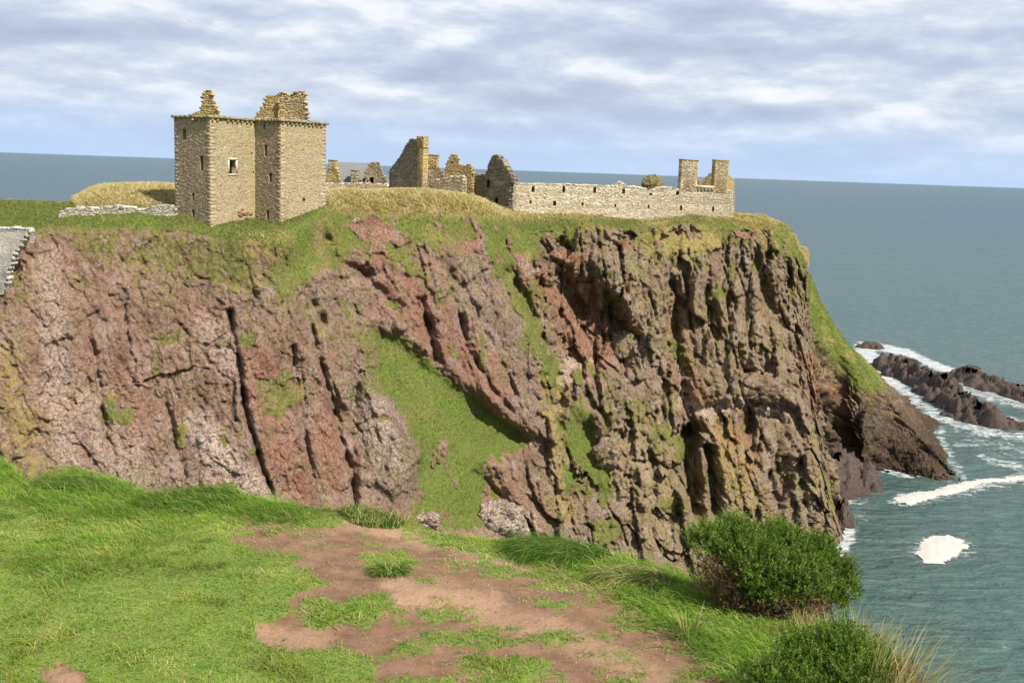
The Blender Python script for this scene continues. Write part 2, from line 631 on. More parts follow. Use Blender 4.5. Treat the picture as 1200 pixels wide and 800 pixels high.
M_ROCK = make_rock_mat()
M_WET = make_searock_mat()
M_STONE = make_stone_mat()
M_SEA = make_sea_mat()
M_GROUND = make_ground_mat()
M_BLADE = make_blade_mat('grass_blade', 0.38)
M_DRY = make_blade_mat('dry_blade', 0.25)
M_MORTAR_TAN = make_mortar_mat('tan_mortar', (0.27, 0.215, 0.13), (0.42, 0.345, 0.215))
M_MORTAR_CREAM = make_mortar_mat('cream_mortar', (0.44, 0.385, 0.275), (0.64, 0.575, 0.44))
M_MORTAR_GREY = make_mortar_mat('grey_mortar', (0.14, 0.12, 0.095), (0.29, 0.255, 0.20))
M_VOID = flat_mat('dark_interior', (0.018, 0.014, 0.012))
M_SLATE = flat_mat('grey_slate', (0.20, 0.20, 0.195))
M_BARK = flat_mat('gorse_bark', (0.10, 0.065, 0.04))
M_FOAM = flat_mat('foam_white', (0.47, 0.445, 0.395))

# ------------------------------------------------------------------ the sea


def sea():
    def axis(lo, hi, step, ends):
        core = np.arange(lo, hi, step)
        up = hi + np.cumsum(step * 1.35 ** np.arange(1, 60))
        dn = lo - np.cumsum(step * 1.35 ** np.arange(1, 60))
        up = up[up < ends[1]]
        dn = dn[dn > ends[0]]
        return np.concatenate([[ends[0]], dn[::-1], core, up, [ends[1]]])
    xs = axis(52, 215, 0.75, (-45000, 45000))
    ys = axis(118, 430, 0.95, (-3000, 42000))
    X, Y = np.meshgrid(xs, ys, indexing='ij')
    V = np.stack([X, Y, np.zeros_like(X)], -1).reshape(-1, 3)
    foam = np.zeros(len(V))
    near = (V[:, 0] > 40) & (V[:, 0] < 230) & (V[:, 1] > 110) & (V[:, 1] < 440)
    P = V[near]
    px, py = proj(P)
    wob = 5 * fbm(P / 7.0, 4, 3)
    px2, py2 = px + 1.5 * wob, py + 0.8 * wob

    def band(pts, w, d, e=1.4):
        q = dline(px2, py2 * 1.6, [(a, b * 1.6) for a, b in pts])
        return d * np.clip(1.25 - (q / w) ** e, 0, 1)
    f = np.zeros(len(P))
    for pts, w, d in (
        ([(1008, 405), (1030, 408), (1060, 412), (1100, 430), (1150, 448)], 9, 0.85),
        ([(1012, 410), (1035, 432), (1048, 450)], 15, 0.85),
        ([(1045, 445), (1075, 470), (1100, 488), (1150, 505), (1200, 512)], 13, 0.66),
        ([(1080, 440), (1130, 455), (1180, 470), (1210, 475)], 14, 0.62),
        ([(1185, 495), (1210, 500)], 12, 0.8),
        ([(1050, 582), (1085, 583), (1120, 577), (1150, 566), (1205, 560)], 8, 0.6),
        ([(1150, 535), (1180, 545), (1210, 550)], 8, 0.62),
        ([(1120, 520), (1160, 520), (1200, 528)], 7, 0.5),
        ([(1100, 500), (1115, 540), (1128, 560)], 9, 0.55),
        ([(1030, 548), (1055, 556), (1075, 556)], 7, 0.72),
        ([(985, 590), (1005, 574), (1025, 566)], 9, 0.75),
        ([(965, 585), (985, 600), (996, 630), (990, 650)], 11, 0.85),
        ([(1065, 540), (1120, 566)], 7, 0.5), ([(1085, 645), (1120, 642)], 30, 0.5), ([(1050, 588), (1100, 582), (1200, 560)], 15, 0.48), ([(1000, 560), (1010, 600)], 20, 0.36), ([(1130, 500), (1210, 540)], 34, 0.36),
        ([(1040, 480), (1075, 500), (1110, 510)], 12, 0.42),
    ):
        f = np.maximum(f, band(pts, w, d))
    foam[near] = f
    o = mesh_np('sea', V, grid_faces(len(xs), len(ys)), M_SEA, smooth=True, cols={'foam': np.stack([foam] * 3, 1)})
    tag(o, kind='structure')


def foam_patch(label, pts, thick=0.25, seed=3):
    """A raft of thick sea foam: a real low cushion floating on the water."""
    c = np.array([atz(px, py, 0.0) for px, py in pts])
    lo, hi = c.min(0) - 2, c.max(0) + 2
    xs = np.arange(lo[0], hi[0], 0.35)
    ys = np.arange(lo[1], hi[1], 0.55)
    X, Y = np.meshgrid(xs, ys, indexing='ij')
    P = np.stack([X, Y, np.zeros_like(X)], -1).reshape(-1, 3)
    poly = [(p[0], p[1]) for p in c]
    w = 0.9 * fbm(P / 5.0, 3, seed) + 0.2 * fbm(P / 1.6, 3, seed + 5)
    sd = sdpoly(P[:, 0], P[:, 1], poly) + w
    P[:, 2] = 0.02 + thick * sstep(-0.2, 2.5, sd) * (0.75 + 0.6 * fbm(P / 1.1, 4, seed + 9))
    F = grid_faces(len(xs), len(ys))
    lace = fbm(P / 0.9, 4, seed + 21)
    keep = (sd + 0.35 * lace)[F].min(1) > 0.0
    hole = (fbm(P / 1.2, 5, seed + 2)[F].mean(1) > 0.30) & (sd[F].mean(1) < 0.7)
    o = mesh_np('sea_foam', P, F[keep & ~hole], M_FOAM, smooth=True)
    tag(o, label, 'foam', kind='stuff')


# ------------------------------------------------------------------ the headland cliff
PLAT = 48.4


def col(px, r0, r1, rows, foot=None):
    """rows: (py, Y) or (px, py, Y). r0, r1: (z, Y) or (px, z, Y) on the plateau."""
    out = []
    for r in (r0, r1):
        out.append(W(px, r[0], r[1]) if len(r) == 2 else W(*r))
    for r in rows:
        out.append(at(px, r[0], r[1]) if len(r) == 2 else at(*r))
    out.append(foot if foot is not None else np.array([out[-1][0], out[-1][1] - 12, -4.0]))
    return np.array(out)


def sp_(px, py):
    p = atz(px, py, -1.5)
    return p


NET = [
    col(-320, (30, 190), (45.0, 150), [(300, 110), (345, 107), (430, 104), (560, 99), (800, 90)]),
    col(-120, (30, 190), (47.2, 150), [(268, 115), (325, 111), (430, 107), (565, 102), (800, 93)]),
    col(0, (30, 190), (48.6, 150), [(264, 119), (320, 115), (430, 110), (570, 105), (800, 95)]),
    col(75, (30, 195), (48.4, 152), [(255, 123), (320, 118), (430, 113), (570, 107), (800, 97)]),
    col(120, (36, 200), (51.2, 152), [(251, 125), (315, 120), (430, 115), (570, 109), (800, 98)]),
    col(200, (38, 210), (51.6, 155), [(253, 127), (318, 122), (430, 117), (575, 111), (800, 100)]),
    col(300, (40, 225), (50.5, 165), [(263, 127.5), (330, 123), (430, 118.5), (580, 112), (800, 101)]),
    col(335, (40, 230), (50.6, 168), [(259, 129), (325, 124.5), (425, 120), (580, 114), (800, 103)]),
    col(384, (40, 245), (50.8, 172), [(236, 137), (300, 130), (418, 124), (580, 117), (800, 106)]),
    col(415, (40, 250), (50.6, 172), [(229, 143), (290, 135), (410, 128), (580, 120), (800, 109)]),
    col(500, (40, 255), (50.8, 174), [(231, 147), (285, 140), (400, 134), (580, 125), (800, 113)]),
    col(560, (40, 255), (50.2, 178), [(238, 151), (285, 146), (400, 141), (580, 132), (800, 118)]),
    col(610, (40, 255), (48.7, 182), [(264, 158), (298, 153), (400, 148), (580, 138), (800, 123)]),
    col(680, (40, 255), (48.5, 190), [(259, 164), (290, 160), (400, 155), (590, 144), (780, 129)]),
    col(750, (40, 255), (48.3, 192), [(266, 170), (292, 166), (405, 161), (590, 149), (740, 133)], sp_(750, 790)),
    col(810, (40, 255), (48.5, 196), [(258, 176), (290, 172), (405, 167), (590, 154), (690, 143)], sp_(810, 735)),
    col(860, (40, 250), (48.5, 199), [(258, 180), (292, 177), (410, 172), (590, 160), (655, 153)], sp_(860, 695)),
    col(895, (36, 245), (896, 48.0, 201), [(262, 185), (300, 181), (418, 175), (590, 164), (640, 159)], sp_(912, 678)),
    col(925, (32, 240), (921, 46.6, 203), [(922, 280, 189), (928, 318, 185), (935, 430, 178), (955, 580, 167), (966, 625, 163)], sp_(968, 660)),
    col(945, (28, 238), (932, 45.0, 208), [(938, 300, 195), (946, 335, 191), (951, 440, 183), (972, 580, 172), (986, 625, 167)], sp_(991, 645)),
    col(952, (20, 236), (930, 41.0, 216), [(938, 306, 206), (947, 340, 202), (953, 440, 196), (974, 580, 184), (988, 622, 176)], sp_(995, 636)),
    col(945, (10, 236), (915, 32.0, 226), [(920, 340, 218), (925, 380, 214), (930, 460, 208), (940, 580, 196), (950, 620, 188)], sp_(955, 630)),
]
NET = np.array(NET)                                                   # (ncol, nrow, 3)
GRASS_T = [(440, 388), (470, 396), (505, 425), (548, 460), (624, 514), (600, 530), (572, 545), (585, 575), (602, 600), (575, 622), (540, 625), (490, 612),
           (478, 585), (492, 545), (486, 515), (462, 480), (444, 440)]


def rock_field(P, px, py, nrm, rimw):
    """Relief (metres along the normal) and the masks of the cliff, from world position and place on the face."""
    wob = fbm(P / 4.0, 4, 31)
    wob2 = fbm(P / 1.2, 3, 37)
    qx, qy = px + 7 * wob + 2 * wob2, py + 9 * wob + 3 * wob2
    right = sstep(596, 660, px + 0.02 * (py - 400))
    # --- masks
    gx = [-400, 0, 40, 110, 160, 220, 270, 330, 370, 420, 440, 480, 520, 560, 600, 640, 700, 740, 790, 840, 890, 920, 960, 1000]
    gy = [300, 285, 278, 318, 330, 345, 345, 360, 335, 300, 282, 290, 300, 300, 330, 296, 284, 292, 312, 296, 292, 310, 345, 360]
    rim = np.interp(qx, gx, gy)
    qy = qy + 14 * fbm(P / 2.4, 3, 47)
    g = sstep(34, -30, qy - rim) * np.where(px < 370, np.interp(px, [60, 180, 300, 370], [0.58, 0.60, 0.69, 0.82]), 0.84)
    g = np.where(px < 372, np.maximum(g, 0.9 * sstep(14, -6, py - np.interp(px, [0, 60, 110, 200, 300, 372], [290, 262, 266, 266, 285, 300]) + 4 * wob)), g)
    # sparse turf below the rim
    g = np.maximum(g, 0.50 * sstep(80, 10, qy - rim) * sstep(-0.15, 0.35, wob))
    g = np.maximum(g, 0.95 * sstep(-6, 6, sdpoly(qx, qy, GRASS_T)))
    for pts, w, a in (
        ([(585, 300), (605, 350), (632, 405), (648, 440)], 15, 0.78),
        ([(672, 488), (684, 520), (690, 560), (705, 572)], 19, 1.0), ([(668, 560), (700, 565)], 16, 1.0),
        ([(690, 470), (730, 478), (790, 470)], 17, 0.55),
        ([(430, 390), (440, 420), (445, 450)], 14, 0.66),
        ([(415, 360), (425, 410)], 14, 0.5),
        ([(330, 350), (365, 365), (400, 400)], 16, 0.5),
        ([(470, 300), (500, 330), (530, 340)], 20, 0.52),
        ([(0, 320), (10, 330)], 18, 0.7),
        ([(850, 560), (865, 570), (860, 600)], 14, 0.5),
        ([(950, 330), (960, 370), (968, 400)], 10, 0.8),
        ([(0, 430), (10, 500), (60, 540)], 26, 0.36),
    ):
        g = np.maximum(g, a * sstep(1.6, 0.5, dline(qx, qy, pts) / w))
    hole = sstep(0.16, 0.42, fbm(P / np.array([3.2, 3.2, 4.5]), 5, 77)) * (rimw > 0.6)
    g = g * (1 - hole * np.where(px < 400, 0.25, np.where(sdpoly(px, py, GRASS_T) > -4, np.where(py < 520, 0.2, 0.6), 0.55)))
    cush = sstep(0.22, 0.40, fbm(P / np.array([4.5, 4.5, 5.5]), 5, 83)) * (rimw > 0.6) * sstep(-0.3, 0.2, fbm(P / 14, 2, 85))
    g = np.maximum(g, 0.72 * cush)
    g = g * (1 - 0.9 * sstep(1.4, 0.4, dline(px + 2 * wob2, py + 2 * wob2, [(488, 396), (515, 425), (550, 455), (624, 510)]) / 4.5))
    # bare scars break the turf
    scars = ([(405, 262), (440, 252), (470, 272), (462, 282), (430, 284)], [(717, 278), (735, 283), (752, 292), (740, 294), (722, 286)],
             [(862, 272), (890, 270), (892, 278), (868, 282)], [(640, 300), (660, 290), (690, 300), (680, 315)], [(535, 285), (560, 278), (565, 292), (545, 298)])
    scar = np.zeros(len(P))
    for pl in scars:
        scar = np.maximum(scar, sstep(-2, 3, sdpoly(px + 3 * wob2, py + 3 * wob2, pl)))
    speck = sstep(0.46, 0.6, fbm(P / 2.6, 4, 71)) * (rimw > 0.5) * sstep(250, 275, py)
    scar = np.maximum(scar, 0.8 * speck * sstep(360, 420, px) * sstep(400, 340, py))
    g = g * (1 - scar)
    dry = 1.0 * sstep(9, -9, py - np.interp(px, [0, 75, 90, 205, 370, 400, 440, 560, 590, 760, 860, 880], [200, 200, 246, 246, 232, 246, 250, 252, 256, 253, 256, 268]))
    dry = np.maximum(dry, 0.42 * sstep(0.1, 0.55, fbm(P / 5.5, 4, 91)))
    dry = np.maximum(dry, 0.8 * sstep(1.5, 0.4, dline(qx, qy, [(770, 275), (800, 285), (830, 290)]) / 22))
    dry = np.maximum(dry, 0.9 * sstep(1.4, 0.4, dline(qx, qy, [(865, 250), (885, 256), (905, 275)]) / 6))
    dry = dry * (1 - 0.75 * sstep(-8, 10, sdpoly(qx, qy, GRASS_T)))
    dry = dry * (1 - sstep(1.4, 0.5, dline(qx, qy, [(672, 490), (690, 530), (690, 570)]) / 22))
    dry = np.where((px < 75) & (py < 300), dry * 0.3, dry)
    red = 0.95 * scar
    for pts, w, a in (
        ([(300, 430), (330, 500), (350, 570)], 26, 0.75), ([(380, 500), (395, 560)], 18, 0.75),
        ([(430, 300), (480, 350), (530, 400), (580, 450)], 28, 0.55), ([(480, 345), (505, 400)], 16, 0.6),
        ([(640, 340), (680, 380), (700, 420)], 30, 0.9), ([(720, 400), (680, 350), (650, 330)], 26, 0.9),
        ([(700, 430), (640, 450)], 14, 0.5), ([(805, 465), (840, 500), (880, 540)], 22, 0.7), ([(870, 470), (920, 490)], 14, 0.5),
        ([(948, 420), (962, 450), (958, 470)], 12, 0.8), ([(545, 545), (640, 600)], 22, 0.35), ([(795, 350), (800, 450)], 14, 0.4),
        ([(120, 440), (180, 500)], 30, 0.25),
    ):
        red = np.maximum(red, a * sstep(1.5, 0.4, dline(qx, qy, pts) / w))
    lich = 0.14 * right + 0.06
    for pts, w, a in (([(644, 425), (653, 500), (662, 600)], 13, 1.3), ([(740, 520), (780, 600)], 50, 0.62), ([(850, 520), (880, 600)], 30, 0.85), ([(855, 570), (840, 530)], 16, 1.0),
                      ([(0, 400), (20, 470), (40, 560)], 26, 0.75), ([(960, 560), (975, 600)], 14, 0.6), ([(830, 380), (900, 400)], 40, 0.5), ([(750, 330), (790, 420)], 30, 0.5)):
        lich = np.maximum(lich, a * sstep(1.5, 0.3, dline(qx, qy, pts) / w))
    pale = 0.12 + 0.1 * wob
    for pts, w, a in (([(55, 300), (65, 400), (70, 500), (90, 560)], 18, 0.62), ([(230, 500), (270, 550), (310, 575)], 22, 0.9), ([(240, 380), (270, 430)], 22, 0.5), ([(110, 480), (150, 560), (240, 590)], 40, 0.45),
                      ([(440, 480), (455, 540)], 20, 0.5), ([(640, 370), (640, 430)], 10, 0.5), ([(800, 470), (830, 485), (870, 470), (925, 490)], 11, 1.0), ([(740, 505), (760, 540)], 16, 0.4), ([(690, 340), (620, 310)], 12, 0.4),
                      ([(560, 600), (620, 615)], 14, 0.9), ([(640, 440), (700, 432)], 5, 0.9)):
        pale = np.maximum(pale, a * sstep(1.5, 0.3, dline(qx, qy, pts) / w))
    grey = 0.72 * right
    for pts, w, a in (([(430, 440), (450, 500), (470, 560)], 34, 0.8), ([(560, 330), (620, 440), (640, 500)], 34, 0.7), ([(420, 300), (400, 360), (370, 350)], 30, 0.55), ([(300, 350), (340, 360)], 26, 0.5), ([(160, 560), (250, 540)], 30, 0.35)):
        grey = np.maximum(grey, a * sstep(1.5, 0.3, dline(qx, qy, pts) / w))
    grey = np.clip(grey * (1 - red * 0.8) + 0.25 * wob, 0, 1)

    # --- relief
    rk = ((1 - sstep(0.45, 0.85, g)) * rimw + 0.12) * (1 - 0.75 * np.where(py < 330, scar, 0))
    h = 1.5 * fbm(P / np.array([13, 13, 20]), 3, 1) * (0.25 + 0.75 * rimw)
    # joints run steeply; on the left they lean down to the right
    lean = P.copy()
    lean[:, 0] = P[:, 0] + 0.22 * P[:, 2]
    # pillars: stepped slabs with one sharp edge each, upright on the right, leaning on the left
    zb1 = np.floor((P[:, 2] + 0.30 * P[:, 0] + 2.6 * wob + 3.0 * fbm(P / 17, 2, 23)) / 8.5)
    of1 = (np.sin(zb1 * 45.164) * 9631.137) % 1.0
    t1 = (P[:, 0] - 0.10 * P[:, 2] + 0.35 * P[:, 1] + 0.55 * wob) / (4.2 + 1.2 * of1) + of1 * 3.0
    k1 = np.floor(t1)
    a1 = (np.sin(k1 * 12.9898 + zb1 * 31.7) * 43758.5453) % 1.0
    b1 = (np.sin(k1 * 93.989 + zb1 * 17.31) * 15731.743) % 1.0
    t1f = t1 - k1
    h += rk * right * ((0.3 + 1.5 * a1) * (0.5 - t1f) * sstep(-0.6, 0.1, fbm(P / 13, 2, 18)) + 1.5 * (b1 - 0.5))
    zb2 = np.floor((P[:, 2] - 0.55 * P[:, 0] + 2.0 * wob) / 9.0)
    kk2 = np.floor((P[:, 0] + 0.27 * P[:, 2] + 0.9 * wob) / 7.5 + 0.37 * zb2)
    b2 = (np.sin(kk2 * 53.989 + zb2 * 27.31) * 15731.743) % 1.0
    h += rk * (1 - right) * 0.7 * (b2 - 0.5)
    t2 = (P[:, 0] + 0.27 * P[:, 2] + 0.2 * P[:, 1] + 0.5 * wob) / 5.2
    k2 = np.floor(t2)
    a2 = (np.sin(k2 * 78.233) * 12543.123) % 1.0
    h += rk * (1 - right) * (0.05 + 0.32 * a2) * (0.5 - (t2 - k2)) * sstep(-0.45, 0.2, fbm(P / 11, 2, 19))
    t3 = (P[:, 0] + (0.24 * (1 - right) - 0.14 * right) * P[:, 2] + 0.3 * P[:, 1] + 0.35 * wob) / 1.5
    k3 = np.floor(t3)
    a3 = (np.sin(k3 * 37.719) * 24634.6345) % 1.0
    h += rk * (0.08 + 0.26 * right) * a3 * (0.5 - (t3 - k3)) * sstep(-0.3, 0.3, fbm(P / 6, 2, 17))
    w1 = P + 0.30 * np.stack([wob, fbm(P / 4.0 + 50, 3, 41), fbm(P / 4.0 + 90, 3, 43)], 1)
    sh = w1.copy()
    sh[:, 0] += (0.25 * (1 - right) - 0.12 * right) * P[:, 2]
    f1, e1 = facets(sh / np.array([3.2, 3.2, 8.0]), 3)
    h += rk * (f1 * (0.28 + 1.35 * right) - (0.06 + 0.26 * right) * sstep(0.06, 0.0, e1))
    f2, e2 = facets(sh / np.array([1.5, 1.5, 2.8]), 8)
    h += rk * (f2 * (0.17 + 0.48 * right) - (0.04 + 0.10 * right) * sstep(0.07, 0.0, e2))
    f3, e3 = facets(sh / np.array([0.66, 0.66, 0.95]), 12)
    h += rk * (f3 * (0.24 + 0.1 * right) - 0.05 * sstep(0.08, 0.0, e3))
    h += rk * 0.16 * fbm(P / 1.4, 3, 51)
    h += 0.07 * fbm(P / 0.7, 2, 66)
    # open joints: narrow, deep and straight
    jr = np.abs(noise(np.stack([lean[:, 0] / 5.5 - 0.035 * lean[:, 2], lean[:, 1] / 5.5, P[:, 2] / 40], 1) + 0.05 * wob[:, None], 301))
    h -= rk * (0.22 + right * 1.2) * np.exp(-(jr / 0.028) ** 2) * sstep(-0.35, 0.25, fbm(P / 9, 2, 311))
    jb = np.abs(noise(np.stack([P[:, 0] / 16, P[:, 1] / 16, (P[:, 2] - 0.22 * P[:, 0]) / 3.6], 1) + 0.08 * wob[:, None], 321))
    h -= rk * (0.15 + right * 0.35) * np.exp(-(jb / 0.035) ** 2) * sstep(-0.1, 0.35, fbm(P / 7, 2, 331))
    # named features: (line, half width px, metres inwards, sharpness)
    wob3 = fbm(P / 0.9, 3, 49)
    sx, sy = px + 2.4 * wob + 1.8 * wob2 + 1.6 * wob3, py + 3.0 * wob
    dvar = 0.35 + 0.75 * sstep(-0.3, 0.35, fbm(P / 3.2, 3, 53))
    for pts, w, d in (
        ([(98, 365), (112, 420), (118, 470), (133, 545)], 3.5, 1.1),
        ([(138, 420), (160, 450), (190, 470)], 2.5, 0.35), ([(190, 465), (203, 500), (205, 525)], 4, 1.5),
        ([(268, 365), (280, 430), (288, 480), (305, 545), (322, 585)], 3.6, 2.2),
        ([(343, 405), (352, 470), (362, 530), (374, 590)], 2.4, 1.3),
        ([(355, 345), (375, 420), (395, 480), (412, 560), (418, 600)], 3.4, 1.9),
        ([(360, 340), (372, 365), (380, 380)], 5, 1.5),
        ([(425, 440), (410, 500), (418, 580)], 4, 1.2), ([(450, 490), (456, 520), (448, 555)], 4, 1.1),
        ([(210, 380), (235, 410), (260, 440)], 3, 0.7), ([(240, 470), (260, 500), (285, 510)], 2.5, 0.4),
        ([(270, 330), (300, 345), (290, 365)], 6, 1.3), ([(385, 280), (400, 310), (430, 320)], 6, 1.3),
        ([(430, 325), (470, 365), (482, 390)], 7, 1.4),
        ([(496, 355), (505, 385), (515, 425)], 5, 2.6), ([(540, 370), (550, 410), (575, 455), (600, 480)], 3.6, 1.6),
        ([(570, 390), (590, 430), (612, 480)], 3, 1.0), ([(520, 310), (545, 345), (560, 370)], 6, 1.3),
        ([(600, 320), (630, 380), (652, 430), (658, 510), (666, 600)], 7, 2.4),
        ([(664, 325), (672, 350), (684, 366)], 9, 4.2), ([(716, 350), (722, 372), (728, 384)], 8, 3.2), ([(687, 375), (692, 395)], 7, 2.6), ([(720, 398), (735, 412)], 7, 2.2),
        ([(705, 325), (712, 345)], 5, 1.5), ([(748, 398), (752, 416)], 5, 1.6), ([(640, 440), (700, 446)], 4, 1.2),
        ([(790, 335), (793, 380), (800, 440), (806, 470)], 7, 3.0),
        ([(828, 340), (836, 380)], 5, 1.8), ([(855, 345), (860, 410), (868, 440)], 6, 2.4), ([(888, 305), (896, 340), (915, 380)], 8, 3.2),
        ([(905, 300), (925, 330)], 6, 2.0), ([(868, 445), (890, 438)], 8, 2.6), ([(925, 330), (935, 400), (932, 450)], 5, 1.6),
        ([(812, 512), (812, 560), (820, 612)], 10, 9.0), ([(833, 530), (838, 570), (843, 604)], 7, 7.0), ([(880, 500), (885, 530)], 6, 2.4),
        ([(880, 470), (935, 482)], 4, 1.4), ([(905, 560), (912, 600), (918, 640)], 5, 1.5), ([(935, 490), (938, 560), (950, 620)], 5, 1.8), ([(800, 470), (805, 520)], 5, 2.0),
        ([(728, 510), (740, 560), (750, 600)], 5, 1.2), ([(760, 520), (770, 580)], 4, 1.0), ([(560, 560), (590, 585)], 5, 1.0), ([(690, 470), (720, 500), (735, 515)], 5, 1.1),
    ):
        h -= d * (dvar if d < 3 else 1) * np.exp(-(dline(sx, sy, pts) / w) ** 2)
    # hollows and proud masses
    for pts, soft, d in (
        (GRASS_T, 14, -2.6),
        ([(640, 335), (700, 330), (745, 395), (738, 430), (690, 440), (648, 430)], 14, -3.4),
        ([(668, 480), (720, 520), (725, 590), (672, 595)], 12, -2.2),
        ([(300, 440), (345, 410), (400, 480), (415, 590), (320, 590)], 10, -1.2),
        ([(430, 450), (470, 470), (495, 540), (460, 580), (425, 560)], 10, 1.4),
        ([(540, 350), (600, 330), (655, 440), (660, 530), (600, 500), (560, 460)], 12, 1.9),
        ([(820, 320), (890, 330), (930, 470), (820, 465)], 14, 1.5),
        ([(700, 300), (775, 320), (785, 400), (745, 395), (705, 345)], 10, 1.6),
        ([(802, 480), (850, 470), (930, 495), (900, 520), (815, 515)], 8, -1.6),
    ):
        h += d * sstep(-soft, soft, sdpoly(sx, sy, pts))
    return h, np.stack([np.clip(g, 0, 1), np.clip(dry, 0, 1), np.clip(red, 0, 1)], 1), np.stack([np.clip(lich, 0, 1.3), np.clip(pale, 0, 1), grey], 1)


def grid_normals(P):
    du = np.gradient(P, axis=0)
    dv = np.gradient(P, axis=1)
    n = np.cross(du, dv)
    n /= np.linalg.norm(n, axis=2, keepdims=True) + 1e-9
    return n


CLIFF = {}


def cliff():
    ncol, nrow, _ = NET.shape
    # columns spaced by picture width of the control columns, rows denser on the visible face
    pxs = np.array([proj(c[3:5])[0].mean() for c in NET])
    us = []
    for k in range(ncol - 1):
        n = int(max(12, abs(pxs[k + 1] - pxs[k]) / (1.35 if pxs[k] > -60 else 5)))
        if k >= ncol - 4:
            n = max(n, 26)
        us.append(k + np.arange(n) / n)
    us = np.concatenate(us + [[ncol - 1.0]])
    rown = [14, 40, 46, 80, 112, 110, 14]
    vs = np.concatenate([k + np.arange(n) / n for k, n in enumerate(rown)] + [[nrow - 1.0]])
    A = spline(NET, us)                                   # (nu, nrow, 3)
    B = spline(np.transpose(A, (1, 0, 2)), vs)            # (nv, nu, 3)
    G = np.transpose(B, (1, 0, 2)).copy()                 # (nu, nv, 3)
    nu, nv = G.shape[:2]
    nrm = grid_normals(G)
    if nrm[nu // 2, nv // 2, 1] > 0:
        nrm = -nrm
    # smooth the normals so relief does not fan at the rim
    for _ in range(6):
        nrm[:, 1:-1] = (nrm[:, :-2] + nrm[:, 1:-1] * 2 + nrm[:, 2:]) / 4
    nrm /= np.linalg.norm(nrm, axis=2, keepdims=True)
    P = G.reshape(-1, 3)
    N = nrm.reshape(-1, 3)
    px, py = proj(P)
    vrow = np.broadcast_to(vs[None, :], (nu, nv)).reshape(-1)
    rimw = sstep(1.75, 2.7, vrow)
    h, ma, mb = rock_field(P, px, py, N, rimw)
    top = vrow < 2.0
    ma[top, 0] = np.maximum(ma[top, 0], 0.95)
    ma[top, 2] = 0
    # soften single-sample steps, then push the face in and out: mostly level, a little along its own slope
    hg = h.reshape(nu, nv)
    hg[1:-1, 1:-1] = 0.84 * hg[1:-1, 1:-1] + 0.04 * (hg[:-2, 1:-1] + hg[2:, 1:-1] + hg[1:-1, :-2] + hg[1:-1, 2:])
    h = hg.reshape(-1)
    lev = (CAM - P) * np.array([1, 1, 0])
    lev /= np.linalg.norm(lev, axis=1, keepdims=True)
    k = (0.85 * sstep(1.9, 2.6, vrow) * sstep(21.0, 19.0, np.broadcast_to(us[:, None], (nu, nv)).reshape(-1)))[:, None]
    D = N * (1 - k) + lev * k
    D /= np.linalg.norm(D, axis=1, keepdims=True)
    Q = P + D * h[:, None]
    # ledges: where the finished surface lies flat enough, soil and turf hold
    n2 = grid_normals(Q.reshape(nu, nv, 3)).reshape(-1, 3)
    n2 = n2 * np.sign((n2 * N).sum(1, keepdims=True))
    nz = n2[:, 2].reshape(nu, nv).copy()
    for _ in range(3):
        nz[1:-1, 1:-1] = (nz[1:-1, 1:-1] * 2 + nz[:-2, 1:-1] + nz[2:, 1:-1] + nz[1:-1, :-2] + nz[1:-1, 2:]) / 6
    led = sstep(0.66, 0.88, nz.reshape(-1)) * 0.62 * (1 - ma[:, 2])
    ma[:, 0] = np.maximum(ma[:, 0], led)
    F = grid_faces(nu, nv)
    fg = ma[:, 0][F].mean(1)
    isg = fg > 0.55
    for name, sel in (('cliff', ~isg), ('headland_turf', isg)):
        f = F[sel]
        used, inv = np.unique(f, return_inverse=True)
        o = mesh_np(name, Q[used], inv.reshape(-1, 4), M_ROCK, smooth=False, cols={'mask_a': ma[used], 'mask_b': mb[used]})
        tag(o, kind='structure')
    CLIFF.update(Q=Q, N=n2, F=F, ma=ma, isg=isg, vrow=vrow, nu=nu, nv=nv)
    qx, qy = proj(Q)
    CLIFF['px'], CLIFF['py'] = qx, qy


def cliff_at(px, py):
    """Nearest visible cliff vertex to a photo pixel."""
    d = (CLIFF['px'] - px) ** 2 + (CLIFF['py'] - py) ** 2
    near = np.where(d < 9)[0]
    if len(near) == 0:
        return CLIFF['Q'][d.argmin()]
    k = near[CLIFF['Q'][near, 1].argmin()]
    return CLIFF['Q'][k]


def ground_z(x, y):
    """Height of the finished headland top under a world x, y."""
    d = (CLIFF['Q'][:, 0] - x) ** 2 + (CLIFF['Q'][:, 1] - y) ** 2
    near = np.argsort(d)[:12]
    return CLIFF['Q'][near, 2].max()


